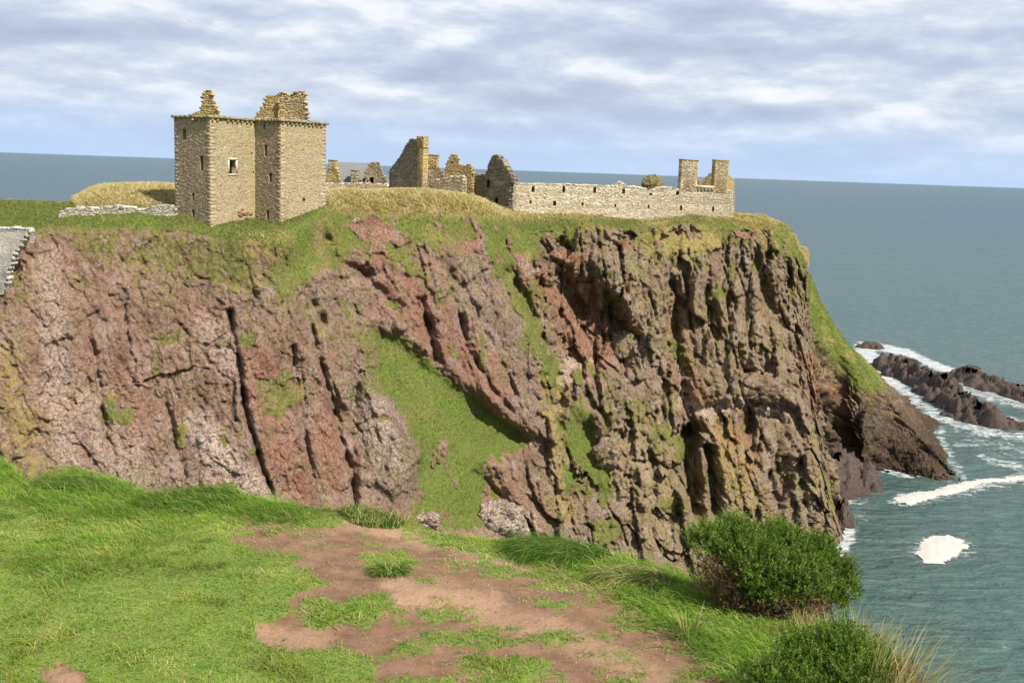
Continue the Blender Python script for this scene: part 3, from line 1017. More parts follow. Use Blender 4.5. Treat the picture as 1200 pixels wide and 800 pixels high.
def spur():
    """The lower ridge that runs out behind the corner to the toe in the water."""
    ridge = [(915, 262, 230), (938, 305, 229), (958, 350, 228), (978, 386, 228), (1005, 417, 227), (1038, 455, 228), (1072, 497, 222), (1099, 528, 216), (1119, 556, 210)]
    low = [(935, 420), (948, 455), (962, 500), (985, 548), (1012, 560), (1040, 556), (1070, 562), (1098, 568), (1124, 566)]
    net = []
    for (a, b, y), (c, d) in zip(ridge, low):
        top = at(a, b, y)
        s = atz(c, d, -0.5) if d > 540 else None
        if s is None:
            s = at(c, d, y - 22)
        back = np.array([top[0] + 22, top[1] + 24, min(top[2] - 14, 0.3 * top[2] - 2)])
        back2 = np.array([top[0] + 34, top[1] + 40, -5.0])
        m1 = top * 0.62 + s * 0.38 + np.array([0, -2.0, 1.5]) * min(1, top[2] / 20)
        foot = s + np.array([-1.0, -3.0, -6.0 if s[2] < 2 else -s[2] * 0.8])
        net.append([back2, back, top, m1, s, foot])
    net = np.array(net)
    us = np.linspace(0, len(net) - 1, 420)
    vs = np.concatenate([np.linspace(0, 2, 40)[:-1], np.linspace(2, 4, 240)[:-1], np.linspace(4, 5, 14)])
    G = np.transpose(spline(np.transpose(spline(net, us), (1, 0, 2)), vs), (1, 0, 2)).copy()
    nu, nv = G.shape[:2]
    nrm = grid_normals(G)
    if nrm[nu // 2, int(nv * 0.6), 1] > 0:
        nrm = -nrm
    P, N = G.reshape(-1, 3), nrm.reshape(-1, 3)
    px, py = proj(P)
    wob = fbm(P / 4.0, 4, 131)
    # beds dip with the ridge, so furrows run down it
    along = np.array([0.72, 0.0, -0.69])
    s = P @ along
    cross = P[:, 2] * 0.72 + P[:, 0] * 0.69
    Pc = np.stack([s / 22, cross / 4.2, P[:, 1] / 7], 1)
    h = 0.9 * (ridged(Pc, 3, 133, 0.5) - 0.6)
    tt = (cross + 0.12 * s + 0.7 * wob) / 3.4
    kt = np.floor(tt)
    at_ = (np.sin(kt * 12.9898) * 43758.5453) % 1.0
    h += (1.2 + 2.6 * at_) * (tt - kt - 0.5)
    tu = (cross + 0.3 * P[:, 1] + 0.4 * wob) / 1.2
    h += 0.55 * (tu - np.floor(tu) - 0.5)
    Ps = np.stack([s, cross, P[:, 1]], 1)
    for sc, am in ((np.array([9, 3.2, 4.5]), 1.5), (np.array([3.2, 1.3, 2.0]), 0.75), (np.array([1.1, 0.7, 0.9]), 0.32)):
        fz, fe = facets(Ps / sc + 0.25 * wob[:, None], int(sc[0] * 10))
        h += am * (fz - 0.5 * sstep(0.09, 0.0, fe))
    h += 0.3 * fbm(P / 1.5, 3, 139)
    # the deep gully and the big furrow
    for pts, w, d in (([(946, 430), (965, 470), (1000, 530)], 7, 3.0), ([(975, 480), (1000, 510), (1030, 545)], 6, 2.6), ([(1030, 520), (1060, 545)], 5, 1.6)):
        h -= d * np.exp(-(dline(px + 4 * wob, py, pts) / w) ** 2)
    g = np.zeros(len(P))
    qx, qy = px + 6 * wob, py + 6 * wob
    for pts, w, a in (([(930, 290), (958, 355), (975, 395), (1005, 425), (1035, 455)], 17, 0.95), ([(985, 420), (1010, 450)], 14, 0.7), ([(960, 470), (970, 500)], 10, 0.6)):
        g = np.maximum(g, a * sstep(1.5, 0.5, dline(qx, qy, pts) / w))
    vrow = np.broadcast_to(vs[None, :], (nu, nv)).reshape(-1)
    g = np.where(vrow < 1.6, np.where(P[:, 2] > 14, 0.8, 0.1), g)
    g *= sstep(9, 16, P[:, 2])
    ht = (1 - 0.75 * sstep(0.4, 0.8, g)) * (0.62 + 0.38 * sstep(2, 26, P[:, 2]))
    h = h - 1.0
    Q = P + N * (h * ht)[:, None]
    dry = 0.5 * sstep(-0.1, 0.5, fbm(P / 5, 4, 141))
    red = 0.7 * sstep(1.5, 0.4, dline(qx, qy, [(950, 420), (960, 445), (990, 470)]) / 10)
    lich = 0.75 * sstep(4, 20, P[:, 2]) * sstep(0.0, 0.4, wob + 0.25)
    grey = 0.8 + 0 * lich
    pale = 0.04 + 0 * lich
    ma = np.stack([g, dry, red], 1)
    mb = np.stack([lich, pale, grey], 1)
    F = grid_faces(nu, nv)
    isg = g[F].mean(1) > 0.55
    root = thing('rock_spur', 'long green topped rock ridge sloping from the headland down into the surf', 'ridge', W(1000, 0, 225))
    L = np.array(root.location)
    for name, sel in (('rock', ~isg), ('turf', isg)):
        used, inv = np.unique(F[sel], return_inverse=True)
        mesh_np(name, Q[used], inv.reshape(-1, 4), M_ROCK if name == 'turf' else M_SPUR, root, cols={'mask_a': ma[used], 'mask_b': mb[used]}, loc=L)
    CLIFF['spur'] = (Q, N, F, isg, dry)


def make_spur_mat():
    """The cliff stone, but dark where the sea wets it."""
    m = M_ROCK.copy()
    m.name = 'spur_rock'
    nt = m.node_tree
    b = nt.nodes['Principled BSDF']
    src = b.inputs['Base Color'].links[0].from_socket
    pos = geo_pos(nt)
    z = nt.nodes.new('ShaderNodeSeparateXYZ')
    nt.links.new(pos, z.inputs[0])
    n = tex(nt, pos, 0.3, 5, 0.6)
    hgt = mth(nt, 'ADD', z.outputs[2], mth(nt, 'MULTIPLY', n, 7.0))
    wet = ramp(nt, [(0.25, 1.0), (0.85, 0.0)], mth(nt, 'DIVIDE', hgt, 24.0, True))
    c = mixc(nt, mth(nt, 'MULTIPLY', wet, 0.85), src, mixc(nt, 1.0, src, (0.30, 0.27, 0.255), 'MULTIPLY'))
    nt.links.new(c, b.inputs['Base Color'])
    return m


M_SPUR = make_spur_mat()


def sea_rock(label, pts, w0, h0, seed, group='dark rocks standing in the surf'):
    """A skerry along a line of sea points (px, py): footprint half width w0 and height h0 in metres."""
    c = np.array([atz(px, py, 0.0)[:2] for px, py in pts])
    lo, hi = c.min(0) - w0 * 2.2, c.max(0) + w0 * 2.2
    st = max(0.28, w0 / 16)
    xs, ys = np.arange(lo[0], hi[0], st), np.arange(lo[1], hi[1], st)
    X, Y = np.meshgrid(xs, ys, indexing='ij')
    P = np.stack([X, Y, np.zeros_like(X)], -1).reshape(-1, 3)
    wob = fbm(P / (w0 * 1.1), 4, seed)
    d = dline(P[:, 0], P[:, 1], [tuple(q) for q in c]) / w0 + 0.55 * wob
    prof = np.clip(1 - d ** 1.5, -0.4, 1)
    dirv = (c[-1] - c[0]) / (np.linalg.norm(c[-1] - c[0]) + 1e-6)
    al = P[:, :2] @ dirv
    ac = P[:, :2] @ np.array([-dirv[1], dirv[0]])
    Pl = np.stack([al, ac, 0 * al], 1)
    z = h0 * prof * (0.80 + 0.22 * ridged(np.stack([al / (w0 * 3.5), ac / (w0 * 0.8), 0 * al], 1), 2, seed + 3))
    up = np.clip(prof * 2, 0, 1)
    for sc, am in ((0.9, 0.42), (0.35, 0.20), (0.14, 0.09)):
        fz, fe = facets(Pl / np.array([sc * w0 * 1.7, sc * w0 * 0.7, 1]) + 0.25 * wob[:, None], seed + int(sc * 50))
        z += up * h0 * am * fz
    z += 0.05 * h0 * fbm(P / 0.6, 3, seed + 9) * up
    P[:, 2] = z - 0.05 * h0
    F = grid_faces(len(xs), len(ys))
    keep = P[:, 2][F].max(1) > -0.35
    used, inv = np.unique(F[keep], return_inverse=True)
    L = np.array([c[:, 0].mean(), c[:, 1].mean(), 0.0])
    o = mesh_np('sea_rock', P[used], inv.reshape(-1, 4), M_WET, loc=L)
    tag(o, label, 'rock', group)


def boulder(label, px, py, rx, ry, seed, mat_masks, name='boulder', push=0.3, group=None):
    c = cliff_at(px, py)
    s = c[1] / FPX
    bm = bmesh.new()
    bmesh.ops.create_icosphere(bm, subdivisions=5, radius=1)
    V = np.array([v.co for v in bm.verts])
    F = np.array([[v.index for v in f.verts] for f in bm.faces])
    bm.free()
    # squared off, then chipped
    V = V / (np.abs(V) ** 3.2).sum(1, keepdims=True) ** (1 / 3.2)
    f1, e1 = facets(V * 1.1 + seed, seed)
    f2, e2 = facets(V * 2.6 + seed, seed + 1)
    V = V * (1 + 0.24 * f1 + 0.13 * f2 - 0.05 * sstep(0.08, 0, e2) + 0.05 * fbm(V * 6 + seed, 3, seed))[:, None]
    V = V * np.array([rx * s, rx * s * 0.9, ry * s]) + c + np.array([0, push, 0])
    n = len(V)
    ma = np.tile(mat_masks[0], (n, 1))
    mb = np.tile(mat_masks[1], (n, 1))
    o = mesh_np(name, V, F, M_ROCK, cols={'mask_a': ma, 'mask_b': mb}, loc=c)
    tag(o, label, 'rock', group)


# ------------------------------------------------------------------ masonry


class Plane:
    """Vertical wall plane through world points a, b (x, y), facing the camera side."""

    def __init__(self, a, b):
        self.a = np.array([a[0], a[1]], float)
        b = np.array([b[0], b[1]], float)
        self.len = np.linalg.norm(b - self.a)
        self.t = (b - self.a) / self.len
        self.n = np.array([self.t[1], -self.t[0]])           # right of travel = towards the camera when a is left of b

    def uv(self, px, py):
        d = ray(px, py)
        k = ((self.a - CAM[:2]) @ self.n) / (d[:2] @ self.n)
        p = CAM + d * k
        return ((p[:2] - self.a) @ self.t, p[2])

    def w(self, u, z, off=0.0):
        q = self.a + self.t * u + self.n * off
        return (q[0], q[1], z)

    def shifted(self, off):
        return Plane(self.a + self.n * off, self.a + self.n * off + self.t * self.len)


class Stones:
    """Collects rubble stones as small proud blocks, one mesh per building."""

    def __init__(self):
        self.V, self.F, self.K = [], [], []
        self.n = 0

    def add(self, pl, u0, u1, z0, z1, out, colr, off=0.0, r=random):
        j = lambda s: r.uniform(-s, s)
        e = 0.16 * min(u1 - u0, z1 - z0)
        q = [(u0, z0), (u1, z0), (u1, z1), (u0, z1)]
        base = [pl.w(u, z, off - 0.02) for u, z in q]
        o = out
        front = [pl.w(u + j(e) + (e if u == u0 else -e), z + j(e) + (e if z == z0 else -e), off + o + j(o * 0.35)) for u, z in q]
        self.V += base + front
        b = self.n
        self.F += [(b + 4, b + 5, b + 6, b + 7), (b, b + 1, b + 5, b + 4), (b + 1, b + 2, b + 6, b + 5), (b + 2, b + 3, b + 7, b + 6), (b + 3, b, b + 4, b + 7)]
        self.K += [colr] * 8
        self.n += 8

    def fill(self, pl, poly, holes, pal, rowh=(0.11, 0.23), ln=(0.12, 0.38), off=0.0, out=(0.03, 0.09), keep=0.93, tint=None):
        us = [p[0] for p in poly]
        zs = [p[1] for p in poly]
        z = min(zs)
        while z < max(zs):
            hgt = random.uniform(*rowh)
            u = min(us) - random.uniform(0, 0.3)
            while u < max(us):
                l = random.uniform(*ln)
                cu, cz = u + l / 2, z + hgt / 2
                ok = bool(inpoly(np.array([cu]), np.array([cz]), poly)[0]) and u > min(us) - 0.02 and u + l < max(us) + 0.02
                if ok:
                    for (a0, b0, a1, b1) in holes:
                        if a0 - l / 2 < cu < a1 + l / 2 and b0 - hgt / 2 < cz < b1 + hgt / 2:
                            ok = False
                if ok and random.random() < keep:
                    c = np.array(random.choice(pal)) * random.uniform(0.82, 1.15)
                    if tint is not None:
                        c = tint(c, cu, cz)
                    dz = random.uniform(-0.09, 0.09)
                    self.add(pl, u + 0.02, u + l - 0.02, z + 0.02 + dz, z + hgt - 0.02 + dz, random.uniform(*out), c, off)
                u += l
            z += hgt

    def build(self, root, loc):
        if not self.n:
            return
        o = mesh_np('stonework', self.V, self.F, M_STONE, root, cols={'col': np.array(self.K)}, loc=loc)
        o['kind'] = 'stuff'
        return o


PAL_TAN = [(0.37, 0.30, 0.175), (0.34, 0.275, 0.16), (0.40, 0.33, 0.215), (0.33, 0.235, 0.16), (0.29, 0.235, 0.15), (0.44, 0.38, 0.265), (0.36, 0.30, 0.135)]
PAL_PINK = [(0.36, 0.26, 0.19), (0.33, 0.225, 0.17), (0.40, 0.31, 0.22), (0.29, 0.215, 0.16), (0.37, 0.29, 0.18), (0.43, 0.35, 0.26)]
PAL_CREAM = [(0.60, 0.54, 0.41), (0.55, 0.48, 0.35), (0.64, 0.59, 0.47), (0.47, 0.39, 0.28), (0.40, 0.31, 0.23), (0.56, 0.49, 0.33)]
PAL_GREY = [(0.25, 0.225, 0.185), (0.20, 0.175, 0.145), (0.31, 0.285, 0.235), (0.17, 0.15, 0.125), (0.30, 0.25, 0.16), (0.36, 0.33, 0.28)]
PAL_GOLD = [(0.46, 0.35, 0.14), (0.40, 0.30, 0.12), (0.50, 0.40, 0.19), (0.36, 0.28, 0.16), (0.33, 0.27, 0.19)]


def rag(poly, amp=0.13, step=0.45, bottom=True):
    """Break the straight edges of a ruin outline (u, z) into uneven courses; edges along the foot stay."""
    out = []
    zmin = min(p[1] for p in poly)
    n = len(poly)
    for k in range(n):
        a, b = poly[k], poly[(k + 1) % n]
        out.append(a)
        L = math.hypot(b[0] - a[0], b[1] - a[1])
        if bottom and a[1] < zmin + 0.6 and b[1] < zmin + 0.6:
            continue
        m = int(L / step)
        for i in range(1, m):
            t = i / m
            out.append((a[0] + (b[0] - a[0]) * t + random.uniform(-amp, amp), a[1] + (b[1] - a[1]) * t + random.uniform(-amp, amp)))
    return out


def solid(pl, poly, holes, thick, inner=None):
    """Front with holes, back, and edge faces. Returns V, F(triangles)."""
    loops = [poly] + [[(h[0], h[1]), (h[2], h[1]), (h[2], h[3]), (h[0], h[3])] for h in holes]
    flat = [p for l in loops for p in l]
    tris = tessellate_polygon([[Vector((p[0], p[1], 0)) for p in l] for l in loops])
    V = [pl.w(u, z) for u, z in flat]
    n = len(V)
    back = -thick
    V += [pl.w(u, z, back) for u, z in flat]
    F = []
    for t in tris:
        a, b, c = (flat[i] for i in t)
        s = (b[0] - a[0]) * (c[1] - a[1]) - (b[1] - a[1]) * (c[0] - a[0])
        t = tuple(t) if s > 0 else (t[0], t[2], t[1])
        F.append(t)
        F.append((t[2] + n, t[1] + n, t[0] + n))
    k = 0
    for l in loops:
        m = len(l)
        for i in range(m):
            a, b = k + i, k + (i + 1) % m
            F.append((a, a + n, b + n))
            F.append((a, b + n, b))
        k += m
    return V, F


def box_vf(pl, u0, u1, z0, z1, o0, o1, V, F, jit=0.0):
    b = len(V)
    for o in (o0, o1):
        for (u, z) in ((u0, z0), (u1, z0), (u1, z1), (u0, z1)):
            V.append(pl.w(u + random.uniform(-jit, jit), z + random.uniform(-jit, jit), o + random.uniform(-jit, jit)))
    for q in ((4, 5, 6, 7), (3, 2, 1, 0), (0, 1, 5, 4), (1, 2, 6, 5), (2, 3, 7, 6), (3, 0, 4, 7)):
        F.append(tuple(b + i for i in q))


def window(pl, h, root, loc, depth=0.75, surround=None, name='window'):
    """A dark recessed opening: its back and, where the photo shows one, dressed jambs, lintel and sill."""
    V, F = [], []
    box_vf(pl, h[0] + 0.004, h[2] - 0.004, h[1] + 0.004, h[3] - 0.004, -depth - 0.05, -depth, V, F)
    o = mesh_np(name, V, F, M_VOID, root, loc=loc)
    if surround:
        for nm, (u0, u1, z0, z1) in (('lintel', (h[0] - 0.22, h[2] + 0.22, h[3] + 0.003, h[3] + 0.26)), ('sill', (h[0] - 0.2, h[2] + 0.2, h[1] - 0.2, h[1] - 0.003)),
                                     ('jamb', (h[0] - 0.2, h[0] - 0.003, h[1], h[3])), ('jamb', (h[2] + 0.003, h[2] + 0.2, h[1], h[3]))):
            V, F = [], []
            box_vf(pl, u0, u1, z0, z1, -0.3, 0.07, V, F, 0.012)
            mesh_np(nm, V, F, M_DRESSED, o, loc=loc)
    return o


M_DRESSED = flat_mat('dressed_stone', (0.50, 0.44, 0.32))


def ruin_wall(name, label, cat, pl, outline, thick=0.9, openings=(), mat=None, pal=PAL_TAN, ragged=0.13, ends=True, group=None, extra=None, surround=False, tint=None, root=None, off=0.0, both=False, wallname='wall', out=(0.03, 0.10)):
    """A free standing ruined wall drawn by its outline (photo pixels) on its own plane."""
    poly = [pl.uv(px, py) for px, py in outline]
    poly = rag(poly, ragged) if ragged else poly
    holes = []
    for (x0, y0, x1, y1) in openings:
        a, b = pl.uv(x0, y1), pl.uv(x1, y0)
        holes.append((a[0], a[1], b[0], b[1]))
    own = root is None
    if own:
        us = [p[0] for p in poly]
        loc = pl.w((min(us) + max(us)) / 2, min(p[1] for p in poly) + 1.0, -thick / 2)
        root = thing(name, label, cat, loc, group)
    loc = np.array(root.location)
    V, F = solid(pl, poly, holes, thick)
    mesh_np(wallname, V, F, mat or M_MORTAR_TAN, root, loc=loc)
    st = Stones()
    st.fill(pl, poly, holes, pal, tint=tint, out=out)
    if ends:
        # the right hand end of the wall shows too
        umax = max(p[0] for p in poly)
        zs = [p[1] for p in poly if p[0] > umax - 1.0]
        ep = Plane(np.array(pl.w(umax, 0)[:2]), np.array(pl.w(umax, 0, -thick)[:2]))
        if max(zs) - min(zs) > 1:
            st.fill(ep, [(0.02, min(zs)), (thick - 0.02, min(zs)), (thick - 0.02, max(zs) - 0.15), (0.02, max(zs) - 0.15)], [], pal)
    # loose cope stones along the broken top
    for k in range(len(poly)):
        a, b = poly[k], poly[(k + 1) % len(poly)]
        if min(a[1], b[1]) > min(p[1] for p in poly) + 1.2 and random.random() < 0.8:
            u, z = (a[0] + b[0]) / 2, (a[1] + b[1]) / 2
            l, hh = random.uniform(0.2, 0.38), random.uniform(0.13, 0.28)
            for o in ((-0.02,) if thick < 0.6 else (-0.02, -thick * 0.5)):
                st.add(pl.shifted(o - thick * 0.22), u - l, u + l, z - hh, z + hh * 0.6, thick * 0.22, np.array(random.choice(pal)) * random.uniform(0.8, 1.2))
    if extra:
        extra(st, pl, root, loc)
    st.build(root, loc)
    for i, h in enumerate(holes):
        window(pl, h, root, loc, min(0.75, thick * 0.75), surround)
    return root


def stack(root, loc, pl, outline, depth, mat, pal, name='chimney', cap=True):
    """A masonry block (chimney) with a rectangular plan, drawn on pl, with stones on all sides and a cope."""
    poly = [pl.uv(px, py) for px, py in outline]
    us, zs = [p[0] for p in poly], [p[1] for p in poly]
    u0, u1, z0, z1 = min(us), max(us), min(zs), max(zs)
    V, F = [], []
    box_vf(pl, u0, u1, z0, z1, -depth, 0, V, F, 0.02)
    o = mesh_np(name, V, F, mat, root, loc=loc)
    st = Stones()
    rect = [(u0, z0), (u1, z0), (u1, z1), (u0, z1)]
    st.fill(pl, rect, [], pal)
    c = [pl.w(u0, 0)[:2], pl.w(u1, 0)[:2], pl.w(u1, 0, -depth)[:2], pl.w(u0, 0, -depth)[:2]]
    for a, b in ((1, 2), (3, 0), (2, 3)):
        e = Plane(c[a], c[b])
        st.fill(e, [(0, z0), (e.len, z0), (e.len, z1), (0, z1)], [], pal)
    faces = [pl.shifted(0)] + [Plane(c[a], c[b]) for a, b in ((1, 2), (2, 3), (3, 0))]
    for fi, e in enumerate(faces):
        lo_, hi_ = (u0, u1) if fi == 0 else (0, e.len)
        z, kq = z0, 0
        while z < z1 - 0.1:
            hq = min(random.uniform(0.24, 0.34), z1 - z)
            l = 0.46 if (kq + fi) % 2 else 0.26
            cc = np.array(random.choice(pal))
            st.add(e, lo_ - 0.03, lo_ + l, z + 0.01, z + hq - 0.01, 0.05, cc)
            st.add(e, hi_ - l, hi_ + 0.03, z + 0.01, z + hq - 0.01, 0.05, cc)
            z += hq
            kq += 1
    if cap:
        V, F = [], []
        box_vf(pl, u0 - 0.08, u1 + 0.08, z1 + 0.002, z1 + 0.2, -depth - 0.08, 0.08, V, F, 0.03)
        mesh_np('cope', V, F, M_CORBEL, o, loc=loc)
    b = mesh_np('stonework', st.V, st.F, M_STONE, o, cols={'col': np.array(st.K)}, loc=loc)
    b['kind'] = 'stuff'
    return o


def tower():
    rot = math.radians(56)
    tF = np.array([math.cos(rot), math.sin(rot)])          # along the front faces, to the right and back
    tL = np.array([math.cos(rot - math.pi / 2), math.sin(rot - math.pi / 2)])    # along the left faces, towards the camera
    B = at(247, 262, 126.0)[:2]

    def along(p, t, px):
        """Walk from p along t until the photo column px (at the wall foot) is reached."""
        d = ray(px, 215.0)[:2]
        A = np.array([[t[0], -d[0]], [t[1], -d[1]]])
        s = np.linalg.solve(A, -p + CAM[:2])
        return p + t * s[0]
    A_ = along(B, -tL, 205)
    C_ = along(B, tF, 299)
    D_ = along(C_, tL, 329)
    E_ = along(D_, tF, 381.5)
    depth = 9.0
    G_ = A_ + tF * np.linalg.norm(E_ - D_) * 0 + tF * ((E_ - A_) @ tF)
    ztop = Plane(B, C_).uv(270, 138.5)[1]
    zb = 45.5
    root = thing('tower_house', 'tall square roofless tower house of tan rubble with narrow slit windows', 'castle', (B[0] + 4, B[1] + 4, 48.2))
    L = np.array(root.location)
    st = Stones()
    panels = [
        (Plane(A_, B), PAL_PINK, [(214.3, 151.2, 218, 163.8), (234.6, 183, 238.3, 199.8), (225, 226, 227.7, 235), (225, 246, 228, 253.5)], None),
        (Plane(B, C_), PAL_TAN, [(268.6, 187.8, 276.6, 203.6), (294, 178.6, 296, 181.5), (296.2, 200.5, 298, 203.6)], (0,)),
        (Plane(C_, D_), PAL_PINK, [(308.6, 145.2, 310.8, 151.5), (310, 169.5, 313, 182.3), (315.4, 202.8, 318.6, 213), (312.3, 246.8, 315.3, 257)], None),
        (Plane(D_, E_), PAL_TAN, [(354.6, 231.8, 357.8, 238)], (0,)),
    ]
    for pl, pal, ops, sur in panels:
        poly = [(0, zb), (pl.len, zb), (pl.len, ztop), (0, ztop)]
        holes = []
        for (x0, y0, x1, y1) in ops:
            a, b = pl.uv(x0, y1), pl.uv(x1, y0)
            holes.append((a[0], a[1], b[0], b[1]))
        loops = [poly] + [[(h[0], h[1]), (h[2], h[1]), (h[2], h[3]), (h[0], h[3])] for h in holes]
        flat = [p for l in loops for p in l]
        tris = tessellate_polygon([[Vector((p[0], p[1], 0)) for p in l] for l in loops])
        V = [pl.w(*p) for p in flat]
        F = []
        for t in tris:
            a, b, c = (flat[i] for i in t)
            s = (b[0] - a[0]) * (c[1] - a[1]) - (b[1] - a[1]) * (c[0] - a[0])
            F.append(tuple(t) if s > 0 else (t[0], t[2], t[1]))
        for h in holes:
            k = len(V)
            q = [(h[0], h[1]), (h[2], h[1]), (h[2], h[3]), (h[0], h[3])]
            V += [pl.w(*p) for p in q] + [pl.w(*p, -0.8) for p in q]
            for i in range(4):
                j = (i + 1) % 4
                F += [(k + i, k + 4 + i, k + 4 + j), (k + i, k + 4 + j, k + j)]
        mesh_np('wall', V, F, M_MORTAR_TAN, root, loc=L)
        # lichen and water stain: stones yellower towards the wall head and at the re-entrant corner
        def tint(c, u, z, pl=pl):
            k = 0.55 * max(0, (z - (ztop - 5)) / 5) * random.random()
            if pl is panels[1][0] and u > pl.len - 1.2: k = max(k, random.uniform(0.3, 0.8))
            if pl is panels[2][0] and u < 0.9: k = max(k, random.uniform(0.3, 0.8))
            return c * (1 - k) + np.array((0.40, 0.34, 0.10)) * k
        st.fill(pl, poly, holes, pal, tint=tint, out=(0.01, 0.045), keep=0.8)
        for h in holes:
            big = sur is not None and h[2] - h[0] > 0.5
            window(pl, h, root, L, 0.72, big)
        # quoins: big squared stones alternate up both corners
        z = zb
        k = 0
        while z < ztop - 0.4:
            hq = random.uniform(0.34, 0.46)
            for side in (0, 1):
                if pl is panels[1][0] and side == 1 or pl is panels[2][0] and side == 0:
                    continue
                l = 0.75 if (k + side) % 2 else 0.42
                u0 = 0.0 if side == 0 else pl.len - l
                st.add(pl, u0, u0 + l, z + 0.02, z + hq - 0.02, 0.055, np.array((0.40, 0.32, 0.20)) * random.uniform(0.75, 1.15))
            z += hq
            k += 1
        # corbels under the wall head, and the parapet course they carry
        V, F = [], []
        u = 0.15
        cn = 0
        while u < pl.len - 0.3:
            V, F = [], []
            box_vf(pl, u, u + 0.24, ztop - 0.50, ztop - 0.16, -0.1, 0.19, V, F, 0.025)
            if random.random() < 0.93:
                mesh_np('corbel', V, F, M_CORBEL, root, loc=L)
            u += random.uniform(0.62, 0.8)
        ends = {0: (-0.26, 0.26), 1: (0.005, 0.0), 2: (0.0, 0.26), 3: (0.005, 0.26)}[[p[0] for p in panels].index(pl)]
        V, F = [], []
        u = ends[0]
        umax = pl.len + ends[1]
        while u < umax - 0.05:
            l = min(random.uniform(0.4, 0.9), umax - u)
            V, F = [], []
            box_vf(pl, u + 0.01, u + l - 0.01, ztop - 0.158, ztop + random.uniform(0.02, 0.24), -0.45, 0.26 + random.uniform(-0.04, 0.04), V, F, 0.02)
            mesh_np('parapet_stone', V, F, M_CORBEL, root, loc=L)
            u += l
    # the two sides away from the camera and the floor of the roofless top
    c = [E_, G_, A_]
    V = [(*E_, zb), (*G_, zb), (*A_, zb), (*E_, ztop), (*G_, ztop), (*A_, ztop)]
    F = [(0, 1, 4, 3), (1, 2, 5, 4)]
    mesh_np('wall', V, F, M_MORTAR_TAN, root, loc=L)
    V = [(*p, ztop - 0.3) for p in (A_, B, C_, D_, E_, G_)]
    me = mesh_np('roof_slab', V + [(*((A_ + E_) / 2), ztop - 0.3)], [(0, 1, 2), (2, 3, 4), (0, 2, 5), (2, 4, 5)], M_MORTAR_GREY, root, loc=L)
    st.build(root, L)
    # broken turret at the left corner
    p1 = Plane(B - tL * 0.25 - tF * 1.2, B - tL * 0.25 + tF * 2.0)
    o1 = [(224.5, 141), (225.5, 133), (234, 130.5), (236.5, 122), (237.4, 116), (237, 111.5), (239, 106.8), (247, 106), (248, 116), (252.5, 126), (255.3, 133), (254.5, 141)]
    pf = Plane(B + np.array([-6, 1.2]), B + np.array([6, 1.2]))
    gable(root, L, pf, o1, 1.0, PAL_GOLD, 'turret')
    pc = Plane(C_ + np.array([-4, 2.2]), C_ + np.array([12, 2.2]))
    o2 = [(297, 141), (300, 135.5), (305, 129), (311, 119), (310.7, 112.6), (319.5, 112), (320.2, 115), (327, 108.5), (336, 109.5), (337, 112), (342, 113.5), (344, 107.8), (356.7, 107.3), (356.3, 114), (359, 140)]
    gable(root, L, pc, o2, 1.1, PAL_GOLD, 'cap_house_gable')
    # the cap house flank that runs back from the raking edge
    pd = Plane(C_ + np.array([3.2, 1.6]), C_ + np.array([8.0, 1.6]))
    o3 = [(326, 141), (327, 117), (334, 113), (341, 118), (345, 117), (357, 116), (358, 141)]
    gable(root, L, pd, o3, 0.5, PAL_TAN, 'chimney_breast')
    # red scar where facing stones have fallen, low on the front
    pl = panels[1][0]
    V, F = [], []
    for _ in range(16):
        u, z = pl.uv(280 + random.gauss(4, 4), 250 + random.gauss(0.5, 2.6))
        l, hh = random.uniform(0.12, 0.3), random.uniform(0.08, 0.16)
        box_vf(pl, u - l, u + l, z - hh, z + hh, -0.05, random.uniform(0.06, 0.13), V, F, 0.03)
    o = mesh_np('red_patch', V, F, M_REDSTONE, root, loc=L)
    o['label'] = 'reddish patch of exposed broken stones low on the wall'
    # dark doorway slab at the left foot
    return root


def gable(root, L, pl, outline, thick, pal, name):
    poly = rag([pl.uv(px, py) for px, py in outline], 0.10, 0.5)
    V, F = solid(pl, poly, [], thick)
    o = mesh_np(name, V, F, M_MORTAR_GOLD, root, loc=L)
    st = Stones()
    st.fill(pl, poly, [], pal)
    bp = Plane(np.array(pl.w(pl.len, 0, -thick)[:2]), np.array(pl.w(0, 0, -thick)[:2]))
    for k in range(len(poly)):
        a, b = poly[k], poly[(k + 1) % len(poly)]
        u, z = (a[0] + b[0]) / 2, (a[1] + b[1]) / 2
        if z > min(p[1] for p in poly) + 0.6:
            l, hh = random.uniform(0.16, 0.32), random.uniform(0.12, 0.22)
            st.add(pl.shifted(-thick * 0.7), u - l, u + l, z - hh, z + hh * 0.7, thick * 0.7, np.array(random.choice(pal)) * random.uniform(0.8, 1.15))
    b = mesh_np('stonework', st.V, st.F, M_STONE, o, cols={'col': np.array(st.K)}, loc=L)
    b['kind'] = 'stuff'
    return o


M_CORBEL = flat_mat('weathered_corbel', (0.27, 0.22, 0.115))
M_REDSTONE = flat_mat('red_stone', (0.28, 0.155, 0.105))
M_MORTAR_GOLD = make_mortar_mat('lichen_mortar', (0.28, 0.21, 0.09), (0.44, 0.34, 0.15))


def pl_px(x0, Y0, x1, Y1, py=225):
    a, b = at(x0, py, Y0), at(x1, py, Y1)
    return Plane(a[:2], b[:2])


